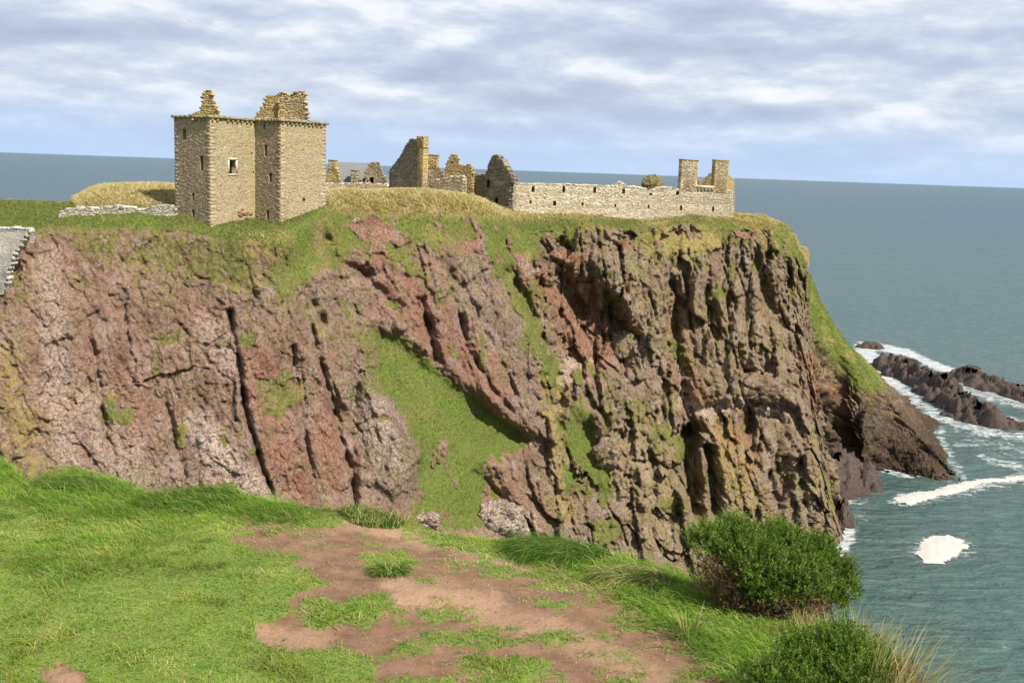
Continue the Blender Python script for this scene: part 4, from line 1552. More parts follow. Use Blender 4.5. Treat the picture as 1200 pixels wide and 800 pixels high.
def ruins():
    # --- the long cream wall with its beam holes
    pl = pl_px(594, 171, 858, 183, 235)
    top = [(595, 214.5), (601, 213.8), (609, 215), (625, 215.8), (643, 216), (661, 216), (680, 217), (697, 217.2), (715, 218.6), (731, 219.2), (748, 219.4), (757, 221.5), (761, 224), (764, 223), (771, 220.6), (777, 219.5),
           (788, 220), (792, 221.5), (796.5, 222), (797, 222), (816, 222), (838, 222.5), (857.5, 224)]
    out = [(594, 275)] + top + [(858, 272)]
    ops = [(623.0, 218.4, 626.8, 225), (658.9, 218.4, 662.7, 225.2), (695.1, 219.4, 698.9, 226.2), (729.0, 221.4, 732.8, 227), (761, 226, 764.5, 229), (792, 224, 796.2, 228.5), (620.3, 235.4, 623.2, 238.6), (648, 235.8, 652, 241), (681.4, 237, 684, 241), (719.7, 239, 722.2, 242.6), (758.8, 240, 761.4, 244), (796.6, 241, 799.8, 246.6), (834.2, 242, 837.2, 248)]
    r = ruin_wall('curtain_wall', 'long cream roofless wall with a row of small square holes and two chimneys', 'ruined wall', pl, out, 0.95, ops, M_MORTAR_CREAM, PAL_CREAM, 0.10)
    L = np.array(r.location)
    stack(r, L, pl.shifted(0.06), [(799.3, 188.5), (816, 188.5), (816, 224), (799.3, 224)], 1.0, M_MORTAR_TAN, PAL_TAN + PAL_CREAM)
    stack(r, L, pl.shifted(0.06), [(838.4, 189), (851.8, 189), (851.8, 226), (838.4, 226)], 1.0, M_MORTAR_TAN, PAL_TAN + PAL_GOLD)
    V, F = [], []
    z = pl.uv(827, 221.5)[1]
    u0, u1 = pl.uv(816, 221)[0], pl.uv(835.6, 221)[0]
    u = u0 + 0.2
    while u < u1 - 0.2:
        V, F = [], []
        box_vf(pl, u, u + 0.32, z - 0.3, z + 0.12, -0.1, 0.22, V, F, 0.02)
        mesh_np('corbel', V, F, M_CORBEL, r, loc=L)
        u += 0.62
    V, F = [], []
    box_vf(pl, u0 + 0.02, u1 - 0.02, z + 0.14, z + 0.55, -0.4, 0.26, V, F, 0.02)
    mesh_np('parapet', V, F, M_MORTAR_CREAM, r, loc=L)
    # gable at the seaward end, behind and beside the right chimney
    pg = pl_px(850, 183.6, 861.5, 198, 230)
    ruin_wall('gable_wall', 'narrow lichen covered gable end right of the right hand chimney', 'ruined wall', pg, [(850.5, 262), (850.8, 206), (852, 203.5), (860.3, 211), (860, 262)], 0.9, [], M_MORTAR_GOLD, PAL_GOLD, 0.06)
    pi = pl_px(818, 194, 842, 194, 225)
    ruin_wall('gable_wall', 'small stepped gable fragment between the two tall chimneys', 'ruined wall', pi, [(816, 240), (817, 210), (819.5, 213.5), (822, 216), (827, 209.5), (831, 205), (834, 202.5), (843, 200.5), (843, 240)], 0.9, [], M_MORTAR_GOLD, PAL_GOLD, 0.1)
    # overgrown stump behind the wall
    stump()
    pk = pl_px(716, 190, 740, 191, 222)
    ruin_wall('ruin_fragment', 'small jagged stub of masonry peeping over the long cream wall', 'ruin', pk, [(719, 236), (720, 216), (723, 217.5), (725, 213.5), (728, 213), (728.5, 216), (731, 214.5), (735, 218.5), (737, 236)], 0.7, [], M_MORTAR_CREAM, PAL_CREAM, 0.08)
    # --- grey gable at the left end of the long wall
    pg = pl_px(566, 175, 595.5, 169.8, 230)
    ruin_wall('gable_wall', 'dark grey pointed gable joined to the left end of the cream wall', 'ruined wall', pg,
              [(562, 262), (566.5, 227), (569, 207), (572.5, 192.5), (577.5, 183), (579.5, 181.5), (583.5, 181.8), (585, 186), (588.5, 187), (591, 193), (594, 197), (596, 202), (600, 206), (601, 212), (596, 215), (594.8, 268)],
              1.0, [(570.6, 211, 574.4, 220), (580, 231.5, 584, 242)], M_MORTAR_GREY, PAL_GREY, 0.14)
    # --- the big gable with its golden chimney
    pb = pl_px(456, 172, 495, 165.5, 215)
    r = ruin_wall('gable_wall', 'tallest grey ruined gable, steep left slope and golden chimney on its peak', 'ruined wall', pb,
              [(452, 240), (456.5, 224), (457, 199), (461, 194), (465.5, 188), (472, 179), (475, 172.5), (478.5, 167.5), (480, 163.5), (484, 163), (488, 164), (489, 192), (491, 215), (494, 228), (495, 240)],
              1.1, [], M_MORTAR_GREY, PAL_GREY, 0.24)
    L = np.array(r.location)
    pbs = pb.shifted(0.12)
    stack(r, L, pbs, [(488.6, 159.5), (496.2, 159.5), (496.2, 173), (488.6, 173)], 0.9, M_MORTAR_GOLD, PAL_GOLD, cap=False)
    stack(r, L, pb.shifted(0.05), [(490, 174), (494.8, 174), (494.8, 238), (490, 238)], 0.9, M_MORTAR_GOLD, PAL_GOLD, 'flue', cap=True)
    # --- two broken pieces to its right
    pc = pl_px(498, 173, 521, 173, 210)
    r = ruin_wall('ruin_fragment', 'square chimney stump on broken masonry right of the tallest gable', 'ruin', pc,
              [(497, 240), (498, 214), (500.5, 199), (500.8, 195), (514, 195), (514.5, 198), (519, 203), (520, 212), (523, 240)], 1.0, [], M_MORTAR_TAN, PAL_GREY + PAL_TAN, 0.1)
    stack(r, np.array(r.location), pc.shifted(0.07), [(500.4, 182.5), (513, 182.5), (513, 197), (500.4, 197)], 1.4, M_MORTAR_GOLD, PAL_GOLD)
    pd = pl_px(520, 175, 553, 174, 210)
    ruin_wall('ruin_fragment', 'pointed yellow lichen covered ruin beside a square stub', 'ruin', pd,
              [(519, 240), (521, 206), (523.5, 193), (526.5, 187), (528, 182), (531.3, 180.8), (535.8, 183), (537, 192), (541, 195.5), (542, 193.5), (552, 193.5), (552.8, 204), (553, 240)], 0.9,
              [(528.6, 189.4, 530, 191.6)], M_MORTAR_GOLD, PAL_GOLD, 0.13)
    pe = pl_px(497, 167, 543, 164, 220)
    ruin_wall('low_wall', 'cream broken wall in dry grass below the yellow ruin', 'ruined wall', pe,
              [(495, 246), (497, 219), (499, 216), (504, 213.5), (509, 210.5), (515, 211), (522, 208.5), (530, 207), (538, 207.5), (542, 206), (543.5, 246)], 0.8, [], M_MORTAR_CREAM, PAL_TAN + PAL_CREAM, 0.1)
    pf = pl_px(541, 176, 569, 175.5, 220)
    ruin_wall('low_wall', 'brown broken wall with a reddish gap left of the pointed grey gable', 'ruined wall', pf,
              [(540, 248), (540.5, 206), (546, 203.5), (553, 204), (561, 204.5), (568, 205), (569, 248)], 0.8, [(543.5, 217, 548.5, 226)], M_MORTAR_TAN, PAL_PINK + PAL_GREY, 0.12)
    # --- the roofed range far behind, between tower and gable
    far_range()
    # --- boundary wall left of the tower, and the ruin at the left edge
    pw = pl_px(68, 124.2, 205, 127.3, 245)
    ruin_wall('low_wall', 'low pale drystone wall running left from the foot of the tower', 'wall', pw,
              [(66, 268), (69, 250.5), (76, 246), (84, 243.8), (110, 243.5), (130, 242.4), (150, 242), (160, 244), (166, 246.5), (172, 244.5), (184, 241.5), (198, 240.5), (205, 243), (205, 268)], 0.9, [], M_MORTAR_CREAM, [(0.5, 0.47, 0.40), (0.42, 0.39, 0.33), (0.58, 0.55, 0.48), (0.33, 0.30, 0.25)], 0.12)
    pq = pl_px(-30, 113.5, 34, 113.5, 290)
    ruin_wall('ruined_wall', 'grey mortared wall stub cut off by the left edge of the picture', 'ruined wall', pq,
              [(-60, 345), (-60, 267), (0, 267.5), (20, 267.5), (34, 268.5), (33, 273), (28, 277), (26, 284), (22, 290), (15, 298), (13, 306), (8, 316), (4, 345)], 1.3, [], M_MORTAR_GREYPALE, PAL_GREYP, 0.1, out=(0.004, 0.018))
    pr = pl_px(919, 192, 950, 199, 285)
    ruin_wall('ruin_fragment', 'small golden ruin with one dark opening on the seaward cliff edge', 'ruin', pr,
              [(918, 300), (920, 274.5), (924, 272.5), (930, 274), (935, 277), (936, 285), (940, 290), (946, 290.5), (948, 296), (948, 312), (938, 312)], 1.2, [(930, 278.5, 932, 284)], M_MORTAR_GOLD, PAL_GOLD, 0.13)


PAL_GREYP = [(0.40, 0.37, 0.33), (0.44, 0.41, 0.36), (0.36, 0.34, 0.30), (0.41, 0.37, 0.31)]
M_MORTAR_GREYPALE = make_mortar_mat('pale_grey_mortar', (0.38, 0.36, 0.32), (0.54, 0.51, 0.45))


def stump():
    c = at(764.5, 221, 196)
    s = 196 / FPX
    root = thing('ruin_stump', 'rounded overgrown stump of masonry behind the long cream wall', 'ruin', c)
    bm = bmesh.new()
    bmesh.ops.create_icosphere(bm, subdivisions=5, radius=1)
    V = np.array([v.co for v in bm.verts])
    F = np.array([[v.index for v in f.verts] for f in bm.faces])
    bm.free()
    d1, e1, c1 = voronoi(V * 4.5, 3)
    V = V * (1 + 0.20 * (c1 - 0.5) + 0.10 * fbm(V * 3, 3, 4))[:, None]
    V[:, 2] = np.where(V[:, 2] < 0, V[:, 2] * 2.0, V[:, 2])
    V = V * np.array([13 * s, 11 * s, 15.5 * s]) + c
    mesh_np('masonry', V, F, M_MORTAR_STUMP, root, loc=c)
    # tufts growing on its crown
    n = 420
    a = rng.uniform(0, 2 * math.pi, n)
    e = np.arcsin(rng.uniform(0.05, 1, n))
    P = c + np.stack([np.cos(a) * np.cos(e) * 13 * s, np.sin(a) * np.cos(e) * 11 * s, np.sin(e) * 15.5 * s], 1)
    K = np.array([(0.10, 0.12, 0.03), (0.20, 0.16, 0.06), (0.07, 0.09, 0.02)])[rng.integers(0, 3, n)]
    o = blades('grass_tuft', P, rng.uniform(0.25, 0.55, n), rng.uniform(0.08, 0.16, n), K, M_BLADE, parent=root, loc=c, lean=0.7)
    o['kind'] = 'stuff'


M_MORTAR_STUMP = make_mortar_mat('overgrown_masonry', (0.10, 0.08, 0.035), (0.26, 0.21, 0.10))


def far_range():
    Y = 192
    c = at(418, 216, Y)
    root = thing('stable_range', 'low grey roofed range seen far behind between tower and tall gable', 'building', c)
    L = np.array(root.location)
    pf = pl_px(384, Y, 450, Y, 215)
    a, b = pf.uv(388, 214), pf.uv(434, 191)
    # slate roof: one pitch seen from the front, one away from us
    z0, z1 = pf.uv(400, 216.5)[1], pf.uv(415, 190.3)[1]
    u0, u1 = pf.uv(391, 210)[0], pf.uv(437, 210)[0]
    d = 4.2
    course = 0
    nrow, V, F = 9, [], []
    for k in range(nrow):
        t0, t1 = k / nrow, (k + 1) / nrow
        o0, o1 = -d * t0, -d * t1
        za, zb_ = z0 + (z1 - z0) * t0, z0 + (z1 - z0) * t1
        u = u0
        while u < u1 - 0.1:
            l = min(random.uniform(0.45, 0.7), u1 - u)
            bn = len(V)
            lift = random.uniform(0.05, 0.10)
            for (uu, oo, zz) in ((u + 0.01, o0 + 0.05, za + lift), (u + l - 0.01, o0 + 0.05, za + lift), (u + l - 0.01, o1, zb_ + 0.02), (u + 0.01, o1, zb_ + 0.02),
                                 (u + 0.01, o0 + 0.05, za - 0.02), (u + l - 0.01, o0 + 0.05, za - 0.02)):
                V.append(pf.w(uu, zz, oo))
            F += [(bn, bn + 1, bn + 2, bn + 3), (bn + 4, bn + 5, bn + 1, bn)]
            u += l
    o = mesh_np('slates', V, F, M_SLATE, root, loc=L)
    o['kind'] = 'stuff'
    V = [pf.w(u0, z0 - 0.05, 0), pf.w(u1, z0 - 0.05, 0), pf.w(u1, z1 - 0.05, -d), pf.w(u0, z1 - 0.05, -d), pf.w(u1, z0 - 0.05, -2 * d), pf.w(u0, z0 - 0.05, -2 * d)]
    mesh_np('roof', V, [(0, 1, 2, 3), (3, 2, 4, 5)], M_SLATE, root, loc=L)
    V, F = [], []
    box_vf(pf, u0 + 0.03, u1 - 0.03, z0 - 4, z0 - 0.08, -2 * d + 0.05, -0.05, V, F)
    mesh_np('wall', V, F, M_MORTAR_GREY, root, loc=L)
    pl = pf.shifted(0.3)
    stack(root, L, pl.shifted(0.3), [(411.2, 200.5), (419.3, 200.5), (419.3, 222), (411.2, 222)], 1.3, M_MORTAR_TAN, PAL_TAN + PAL_GREY)
    r = ruin_wall('gable_wall', 'small gable with a square chimney just right of the tower', 'ruined wall', pl.shifted(1.5), [(380, 226), (382, 210), (385, 199), (386.5, 196), (394, 196), (394.5, 199), (397, 208), (399, 226)], 0.9, [], M_MORTAR_GOLD, PAL_GOLD, 0.08)
    stack(r, np.array(r.location), pl.shifted(1.6), [(385.2, 188.8), (393.8, 188.8), (393.8, 198), (385.2, 198)], 1.2, M_MORTAR_GOLD, PAL_GOLD)
    ruin_wall('gable_wall', 'stepped gable with two dark windows at the right end of the slate roof', 'ruined wall', pl.shifted(1.7), [(422, 226), (424.5, 214), (428, 204), (431, 197), (433.5, 190.8), (443.7, 189.3), (445, 196), (447, 199), (449, 204), (452, 209), (453.5, 226)], 0.9,
              [(425.5, 208.8, 429.6, 215), (433.3, 207.8, 438.2, 215)], M_MORTAR_TAN, PAL_TAN + PAL_GREY, 0.12)
    ruin_wall('low_wall', 'low pale rubble wall in front of the grey slate roof', 'wall', pl_px(381, 180, 455, 178, 218), [(379, 240), (380, 215), (400, 215.5), (420, 214.5), (440, 215.5), (453.5, 215.8), (455, 240)], 0.8, [], M_MORTAR_CREAM, PAL_CREAM, 0.08)


# ------------------------------------------------------------------ grass


def blades(name, P, length, width, colr, mat, parent=None, loc=None, lean=0.5, azim=None, droop=0.35, seg=2, up=None):
    """Curved grass blades as tapering strips. P: roots; all arguments per blade."""
    n = len(P)
    az = rng.uniform(0, 2 * math.pi, n) if azim is None else azim
    lean = np.broadcast_to(np.asarray(lean, float), (n,)) * rng.uniform(0.3, 1.0, n)
    d = np.stack([np.cos(az), np.sin(az), np.zeros(n)], 1)
    faceaz = az + math.pi / 2 + rng.uniform(-0.9, 0.9, n)
    side = np.stack([np.cos(faceaz), np.sin(faceaz), np.zeros(n)], 1) * (width * 0.5)[:, None]
    droop = np.broadcast_to(np.asarray(droop, float), (n,))
    rows = []
    cs = []
    for k in range(seg + 1):
        t = k / seg
        ang = lean + droop * t * 2.0
        h = length * t
        c = P + d * (h * np.sin(np.minimum(ang, 2.0)))[:, None]
        c[:, 2] += h * np.cos(np.minimum(ang, 2.0))
        if k < seg:
            w = 1 - 0.45 * t
            rows += [c - side * w, c + side * w]
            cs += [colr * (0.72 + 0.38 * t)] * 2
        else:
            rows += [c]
            cs += [colr * 1.12]
    m = 2 * seg + 1
    V = np.stack(rows, 1).reshape(-1, 3)
    K = np.stack(cs, 1).reshape(-1, 3)
    b = (np.arange(n) * m)[:, None]
    F = []
    for k in range(seg - 1):
        F += [b + np.array([[2 * k, 2 * k + 1, 2 * k + 3]]), b + np.array([[2 * k, 2 * k + 3, 2 * k + 2]])]
    F += [b + np.array([[2 * seg - 2, 2 * seg - 1, 2 * seg]])]
    F = np.concatenate(F, 0)
    return mesh_np(name, V, F, mat, parent, cols={'col': K}, loc=loc)


def face_samples(Q, F, wgt, n):
    """n random points on quads F, with probability weight per area."""
    a, b, c, d = Q[F[:, 0]], Q[F[:, 1]], Q[F[:, 2]], Q[F[:, 3]]
    ar = np.linalg.norm(np.cross(c - a, d - b), axis=1) * 0.5 * wgt
    idx = rng.choice(len(F), n, p=ar / ar.sum())
    u, v = rng.random(n)[:, None], rng.random(n)[:, None]
    P = (a[idx] * (1 - u) + b[idx] * u) * (1 - v) + (d[idx] * (1 - u) + c[idx] * u) * v
    return P, idx


def headland_grass():
    Q, F, ma = CLIFF['Q'], CLIFF['F'], CLIFF['ma']
    px, py = CLIFF['px'][F[:, 0]], CLIFF['py'][F[:, 0]]
    g = ma[:, 0][F].mean(1)
    dry = ma[:, 1][F].mean(1)
    vr = CLIFF['vrow'][F[:, 0]]
    wgt = sstep(0.62, 0.85, g) * ((px > -40) & (px < 1010) & (vr > 1.0) & (py < 640)) * np.where(dry > 0.5, 1.6, 1.0) * np.where(vr < 2.6, 1.6, 1.0)
    P, idx = face_samples(Q, F, wgt, 260000)
    n = len(P)
    dr = np.clip(dry[idx] + rng.normal(0, 0.22, n), 0, 1)
    green = np.array([(0.085, 0.14, 0.022), (0.115, 0.185, 0.03), (0.06, 0.105, 0.018), (0.15, 0.155, 0.045)])[rng.integers(0, 4, n)]
    straw = np.array([(0.56, 0.45, 0.23), (0.47, 0.37, 0.18), (0.62, 0.52, 0.30), (0.38, 0.31, 0.13)])[rng.integers(0, 4, n)]
    lush = sstep(0.86, 0.95, g[idx])
    K = green * (1 - dr[:, None]) + straw * dr[:, None]
    K = K * rng.uniform(0.75, 1.2, n)[:, None]
    vi = vr[idx]
    ln = np.where(vi < 2.5, rng.uniform(0.25, 0.6, n) * (0.7 + 0.9 * dr), rng.uniform(0.18, 0.5, n) * rng.uniform(0.6, 1.3, n))
    az = rng.normal(math.radians(160), 1.1, n)
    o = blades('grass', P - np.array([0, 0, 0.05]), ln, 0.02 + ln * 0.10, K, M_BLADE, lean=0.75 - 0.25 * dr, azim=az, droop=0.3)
    tag(o, 'green and straw coloured grass covering the top and ledges of the headland', 'grass', kind='stuff')
    Q, N, F, isg, dry = CLIFF['spur']
    P, idx = face_samples(Q, F, isg.astype(float), 9000)
    n = len(P)
    K = np.array([(0.075, 0.14, 0.022), (0.10, 0.17, 0.03), (0.06, 0.11, 0.02), (0.16, 0.16, 0.05)])[rng.integers(0, 4, n)]
    o = blades('grass', P, rng.uniform(0.25, 0.5, n), rng.uniform(0.08, 0.14, n), K, M_BLADE, lean=0.8)
    tag(o, 'green grass growing on the sloping back of the rock ridge', 'grass', kind='stuff')


# ------------------------------------------------------------------ the near hill
EDGE = [(-420, 575, 16.2), (-200, 560, 16.8), (0, 538, 18.0), (38, 574, 16.0), (70, 547, 17.6), (128, 558, 17.2), (180, 580, 16.0), (250, 580, 15.8), (330, 590, 15.4), (400, 601, 15.0), (500, 622, 14.5), (600, 634, 14.1),
        (700, 648, 13.6), (800, 676, 12.7), (860, 702, 12.0), (930, 720, 11.5), (1000, 737, 10.9), (1060, 772, 9.9), (1110, 815, 8.9), (1150, 870, 7.9), (1200, 960, 6.4)]
GP = [(-400, 830, 8.6), (-150, 830, 8.6), (100, 830, 8.7), (400, 830, 8.8), (700, 830, 8.8), (950, 830, 8.4), (-300, 690, 11.4), (0, 700, 11.2), (200, 700, 11.3), (450, 700, 11.5), (700, 720, 11.0), (850, 740, 10.6),
      (0, 620, 13.9), (200, 620, 13.9), (350, 610, 14.5), (500, 640, 13.8), (650, 655, 13.1), (780, 690, 12.0)]
_E = np.array([at(*e) for e in EDGE])
_G = np.array([at(*e) for e in GP] + [(-9, 0, 54.5), (-4, 0.3, 54.5), (0, 0, 54.4), (4, 0, 54.1), (8, 1, 53.4), (-6, 4, 53.2), (0, 4.2, 53.1), (5, 4.2, 52.8)])
_C = np.concatenate([_E, _G])


def _tps_fit(P, lam=0.02):
    n = len(P)
    d2 = ((P[:, None, :2] - P[None, :, :2]) ** 2).sum(2)
    K = 0.5 * d2 * np.log(d2 + 1e-9)
    A = np.zeros((n + 3, n + 3))
    A[:n, :n] = K + lam * np.eye(n)
    A[:n, n] = 1
    A[:n, n + 1:] = P[:, :2]
    A[n:, :n] = A[:n, n:].T
    return np.linalg.solve(A, np.concatenate([P[:, 2], [0, 0, 0]]))


_W = _tps_fit(_C)


def hill_z(x, y):
    n = len(_C)
    s = _W[n] + _W[n + 1] * x + _W[n + 2] * y
    for k in range(n):
        d2 = (x - _C[k, 0]) ** 2 + (y - _C[k, 1]) ** 2
        s = s + _W[k] * 0.5 * d2 * np.log(d2 + 1e-9)
    ye = np.interp(x, _E[:, 0], _E[:, 1])
    d = np.maximum(0, y - ye)
    s = s - 1.25 * d ** 2 / (d + 0.45)
    P = np.stack([x, y, 0 * x], -1).reshape(-1, 3)
    return s + (0.07 * fbm(P / 1.6, 3, 201) + 0.02 * fbm(P / 0.4, 3, 205)).reshape(x.shape)


BARE = [(276, 630), (305, 613), (350, 611), (385, 620), (404, 606), (450, 610), (500, 630), (560, 648), (640, 664), (705, 688), (775, 730), (838, 776), (885, 830), (410, 830), (432, 775), (428, 764), (400, 761), (312, 758),
        (298, 741), (318, 716), (345, 695), (366, 676), (350, 648), (285, 641)]
ISL = [(456, 657, 30, 18), (402, 719, 56, 17), (435, 705, 26, 14), (520, 716, 45, 8), (500, 752, 42, 12), (590, 778, 50, 10), (530, 804, 110, 16), (660, 742, 40, 6), (600, 640, 30, 6)]


def hill_masks(P):
    px, py = proj(P)
    w = fbm(P / 0.55, 4, 221)
    w2 = fbm(P / 0.16, 3, 231)
    w3 = fbm(P / 0.07, 2, 233)
    qx, qy = px + 20 * w + 16 * w2 + 7 * w3, py + 9 * w + 8 * w2 + 4 * w3
    bare = sstep(-13, 15, sdpoly(qx, qy * 1.0, BARE))
    for k, (cx, cy, rx, ry) in enumerate(ISL):
        r = np.hypot((qx - cx) / rx, (qy - cy) / ry)
        bare = bare * (1 - (0.9 if k < 3 else 0.55) * sstep(1.5, 0.45, r))
    bare = np.maximum(bare, sstep(1.2, 0.75, np.hypot((qx - 72) / 26, (qy - 790) / 13)))
    bare = np.maximum(bare, 0.55 * sstep(1.3, 0.5, dline(qx, qy, [(640, 668), (720, 690)]) / 12))
    bare *= 1 - 0.6 * sstep(-0.12, 0.3, fbm(P * np.array([1, 1.6, 1]) / 0.5, 5, 241)) * sstep(410, 560, px) * sstep(630, 670, py) * (1 - 0.7 * sstep(1.6, 0.5, dline(px, py, [(460, 692), (520, 698), (600, 716), (700, 748), (790, 785)]) / 16))
    bare *= 1 - 0.4 * sstep(0.05, 0.4, fbm(P / 0.3, 4, 243))
    pale = 0.0
    for pts, wd, a in (([(460, 692), (520, 698), (570, 706)], 17, 0.95), ([(400, 606), (470, 620), (540, 640), (640, 668)], 9, 0.8), ([(310, 742), (380, 748)], 14, 0.6), ([(560, 715), (650, 735), (760, 785), (820, 815)], 16, 0.6), ([(72, 792), (80, 792)], 14, 0.6)):
        pale = np.maximum(pale, a * sstep(1.6, 0.4, dline(qx, qy, pts) / wd))
    lng = 0.0
    for pts, wd, a in (([(60, 585), (180, 590), (300, 585), (330, 600)], 24, 1.0), ([(0, 560), (90, 560)], 22, 0.7), ([(650, 640), (720, 665), (780, 690)], 32, 0.8), ([(760, 690), (830, 730), (880, 790), (960, 800)], 46, 1.0), ([(160, 620), (60, 660)], 36, 0.45),
                       ([(430, 720), (370, 722)], 14, 0.35), ([(850, 800), (800, 740)], 30, 0.7)):
        lng = np.maximum(lng, a * sstep(1.6, 0.5, dline(qx, qy, pts) / wd))
    return px, py, np.clip(bare, 0, 1), np.clip(pale, 0, 1), np.clip(lng, 0, 1)


def near_hill():
    xs = np.concatenate([np.linspace(-40, -11, 30)[:-1], np.arange(-11, 9, 0.055), np.linspace(9, 30, 40)])
    ys = np.concatenate([np.linspace(-14, 6.5, 40)[:-1], np.arange(6.5, 19, 0.055), np.linspace(19, 60, 60)])
    X, Y = np.meshgrid(xs, ys, indexing='ij')
    Z = hill_z(X, Y)
    Z = np.maximum(Z, -4.0 + 0 * Z)
    P = np.stack([X, Y, Z], -1).reshape(-1, 3)
    px, py, bare, pale, lng = hill_masks(P)
    ok = (P[:, 1] > 5) & (P[:, 1] < 20) & (np.abs(P[:, 0]) < 14)
    bare, pale, lng = bare * ok, pale * ok, lng * ok
    P[:, 2] -= 0.035 * bare
    F = grid_faces(len(xs), len(ys))
    isb = bare[F].mean(1) > 0.5
    for name, sel in (('hill', ~isb), ('dirt_path', isb)):
        used, inv = np.unique(F[sel], return_inverse=True)
        o = mesh_np(name, P[used], inv.reshape(-1, 4), M_GROUND, smooth=True, cols={'mask_a': np.stack([bare, pale, lng], 1)[used]})
        tag(o, kind='structure')


def near_grass():
    n = 600000
    x = rng.uniform(-12.5, 8.0, n)
    y = rng.uniform(7.6, 19.0, n)
    keep = (np.abs(x) < 0.55 * y + 2.4) & (y < np.interp(x, _E[:, 0], _E[:, 1]) + 0.9)
    x, y = x[keep], y[keep]
    P = np.stack([x, y, 0 * x], 1)
    P[:, 2] = hill_z(x, y)
    px, py, bare, pale, lng = hill_masks(P)
    dens = np.clip(1 - 1.1 * bare, 0.03, 1) ** 1.3 * (1 - 0.35 * lng)
    keep = (rng.random(len(P)) < dens) & (py < 830) & (px > -170) & (px < 1130)
    P, bare, lng, px, py = P[keep], bare[keep], lng[keep], px[keep], py[keep]
    n = len(P)
    ln = rng.uniform(0.03, 0.085, n) * (1 + 0.9 * sstep(0.15, 0.5, fbm(P / 0.5, 3, 263))) * (1 - 0.4 * (bare > 0.4)) + lng * rng.uniform(0.05, 0.32, n) * rng.random(n) ** 0.5
    patch = fbm(P / 0.9, 4, 251)
    tone = fbm(P / 2.6, 3, 255)
    lush = np.array([(0.145, 0.275, 0.03), (0.185, 0.32, 0.038), (0.11, 0.225, 0.024), (0.25, 0.36, 0.065)])[rng.integers(0, 4, n)]
    turf = np.array([(0.225, 0.305, 0.04), (0.275, 0.345, 0.055), (0.18, 0.255, 0.034), (0.36, 0.36, 0.12)])[rng.integers(0, 4, n)]
    straw = np.array([(0.42, 0.36, 0.17), (0.34, 0.29, 0.12)])[rng.integers(0, 2, n)]
    m = np.clip(lng * 0.9 + 0.45 * sstep(0.0, 0.5, tone + 0.1) * (px < 330), 0, 1)[:, None]
    K = turf * (1 - m) + lush * m
    dryp = np.clip(0.12 + 0.38 * sstep(0.1, 0.6, patch) * (1 - m[:, 0]) + 0.35 * (bare > 0.25), 0, 1)
    isdry = rng.random(n) < dryp * 0.75
    K = np.where(isdry[:, None], straw, K)
    K = K * (rng.uniform(0.72, 1.22, n) * (1 + 0.45 * patch + 0.30 * tone))[:, None]
    clover = (fbm(P / 0.33, 3, 261) > 0.30) & (lng < 0.5)
    K = np.where(clover[:, None], K * np.array([0.62, 0.82, 0.7]), K)
    az = np.where(lng > 0.4, rng.normal(math.radians(200), 0.9, n), rng.uniform(0, 6.283, n))
    wd = np.where(ln > 0.12, rng.uniform(0.006, 0.012, n), rng.uniform(0.006, 0.011, n))
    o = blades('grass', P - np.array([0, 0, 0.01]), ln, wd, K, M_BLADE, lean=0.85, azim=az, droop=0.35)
    tag(o, 'bright green turf and longer blades on the near hill', 'grass', kind='stuff')


def hill_pt(px, py):
    """Where the photo pixel meets the near hill."""
    d = ray(px, py)
    ys = np.linspace(7.5, 19, 600)
    k = ys / d[1]
    p = CAM + d * k[:, None]
    z = hill_z(p[:, 0], p[:, 1])
    hit = p[:, 2] < z
    i = np.argmax(hit) if hit.any() else int(np.argmin(p[:, 2] - z))
    return np.array([p[i, 0], p[i, 1], z[i]])


def tussock(label, px, py, rx, n, ln, kind, az=None, spread=1.0, group=None, name='grass_tussock', droop=0.5, lean=0.6):
    c = hill_pt(px, py)
    s = c[1] / FPX * rx
    r = np.sqrt(rng.random(n)) * s
    a = rng.uniform(0, 6.283, n)
    P = np.stack([c[0] + r * np.cos(a), c[1] + r * np.sin(a) * 0.8, 0 * r], 1)
    P[:, 2] = hill_z(P[:, 0], P[:, 1]) - 0.02
    az_ = a + rng.normal(0, 0.6, n) if az is None else rng.normal(az, 0.55, n)
    green = np.array([(0.07, 0.155, 0.02), (0.10, 0.19, 0.03), (0.055, 0.12, 0.016), (0.16, 0.215, 0.05)])[rng.integers(0, 4, n)]
    straw = np.array([(0.42, 0.35, 0.15), (0.34, 0.28, 0.11), (0.27, 0.26, 0.08), (0.48, 0.41, 0.20)])[rng.integers(0, 4, n)]
    f = (rng.random(n) < kind)[:, None]
    K = np.where(f, straw, green) * rng.uniform(0.75, 1.2, n)[:, None]
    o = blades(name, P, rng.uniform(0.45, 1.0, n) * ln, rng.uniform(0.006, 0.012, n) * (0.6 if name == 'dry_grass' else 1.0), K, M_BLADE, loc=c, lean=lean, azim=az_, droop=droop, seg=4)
    tag(o, label, 'grass', group)
    return o


# ------------------------------------------------------------------ gorse


def tube_vf(p0, p1, r0, r1, V, F, seg=6):
    p0, p1 = Vector(p0), Vector(p1)
    d = (p1 - p0).normalized()
    a = d.orthogonal().normalized()
    b = d.cross(a)
    k = len(V)
    for p, r in ((p0, r0), (p1, r1)):
        for i in range(seg):
            t = 2 * math.pi * i / seg
            q = p + a * (math.cos(t) * r) + b * (math.sin(t) * r)
            V.append(tuple(q))
    for i in range(seg):
        j = (i + 1) % seg
        F.append((k + i, k + j, k + seg + j, k + seg + i))


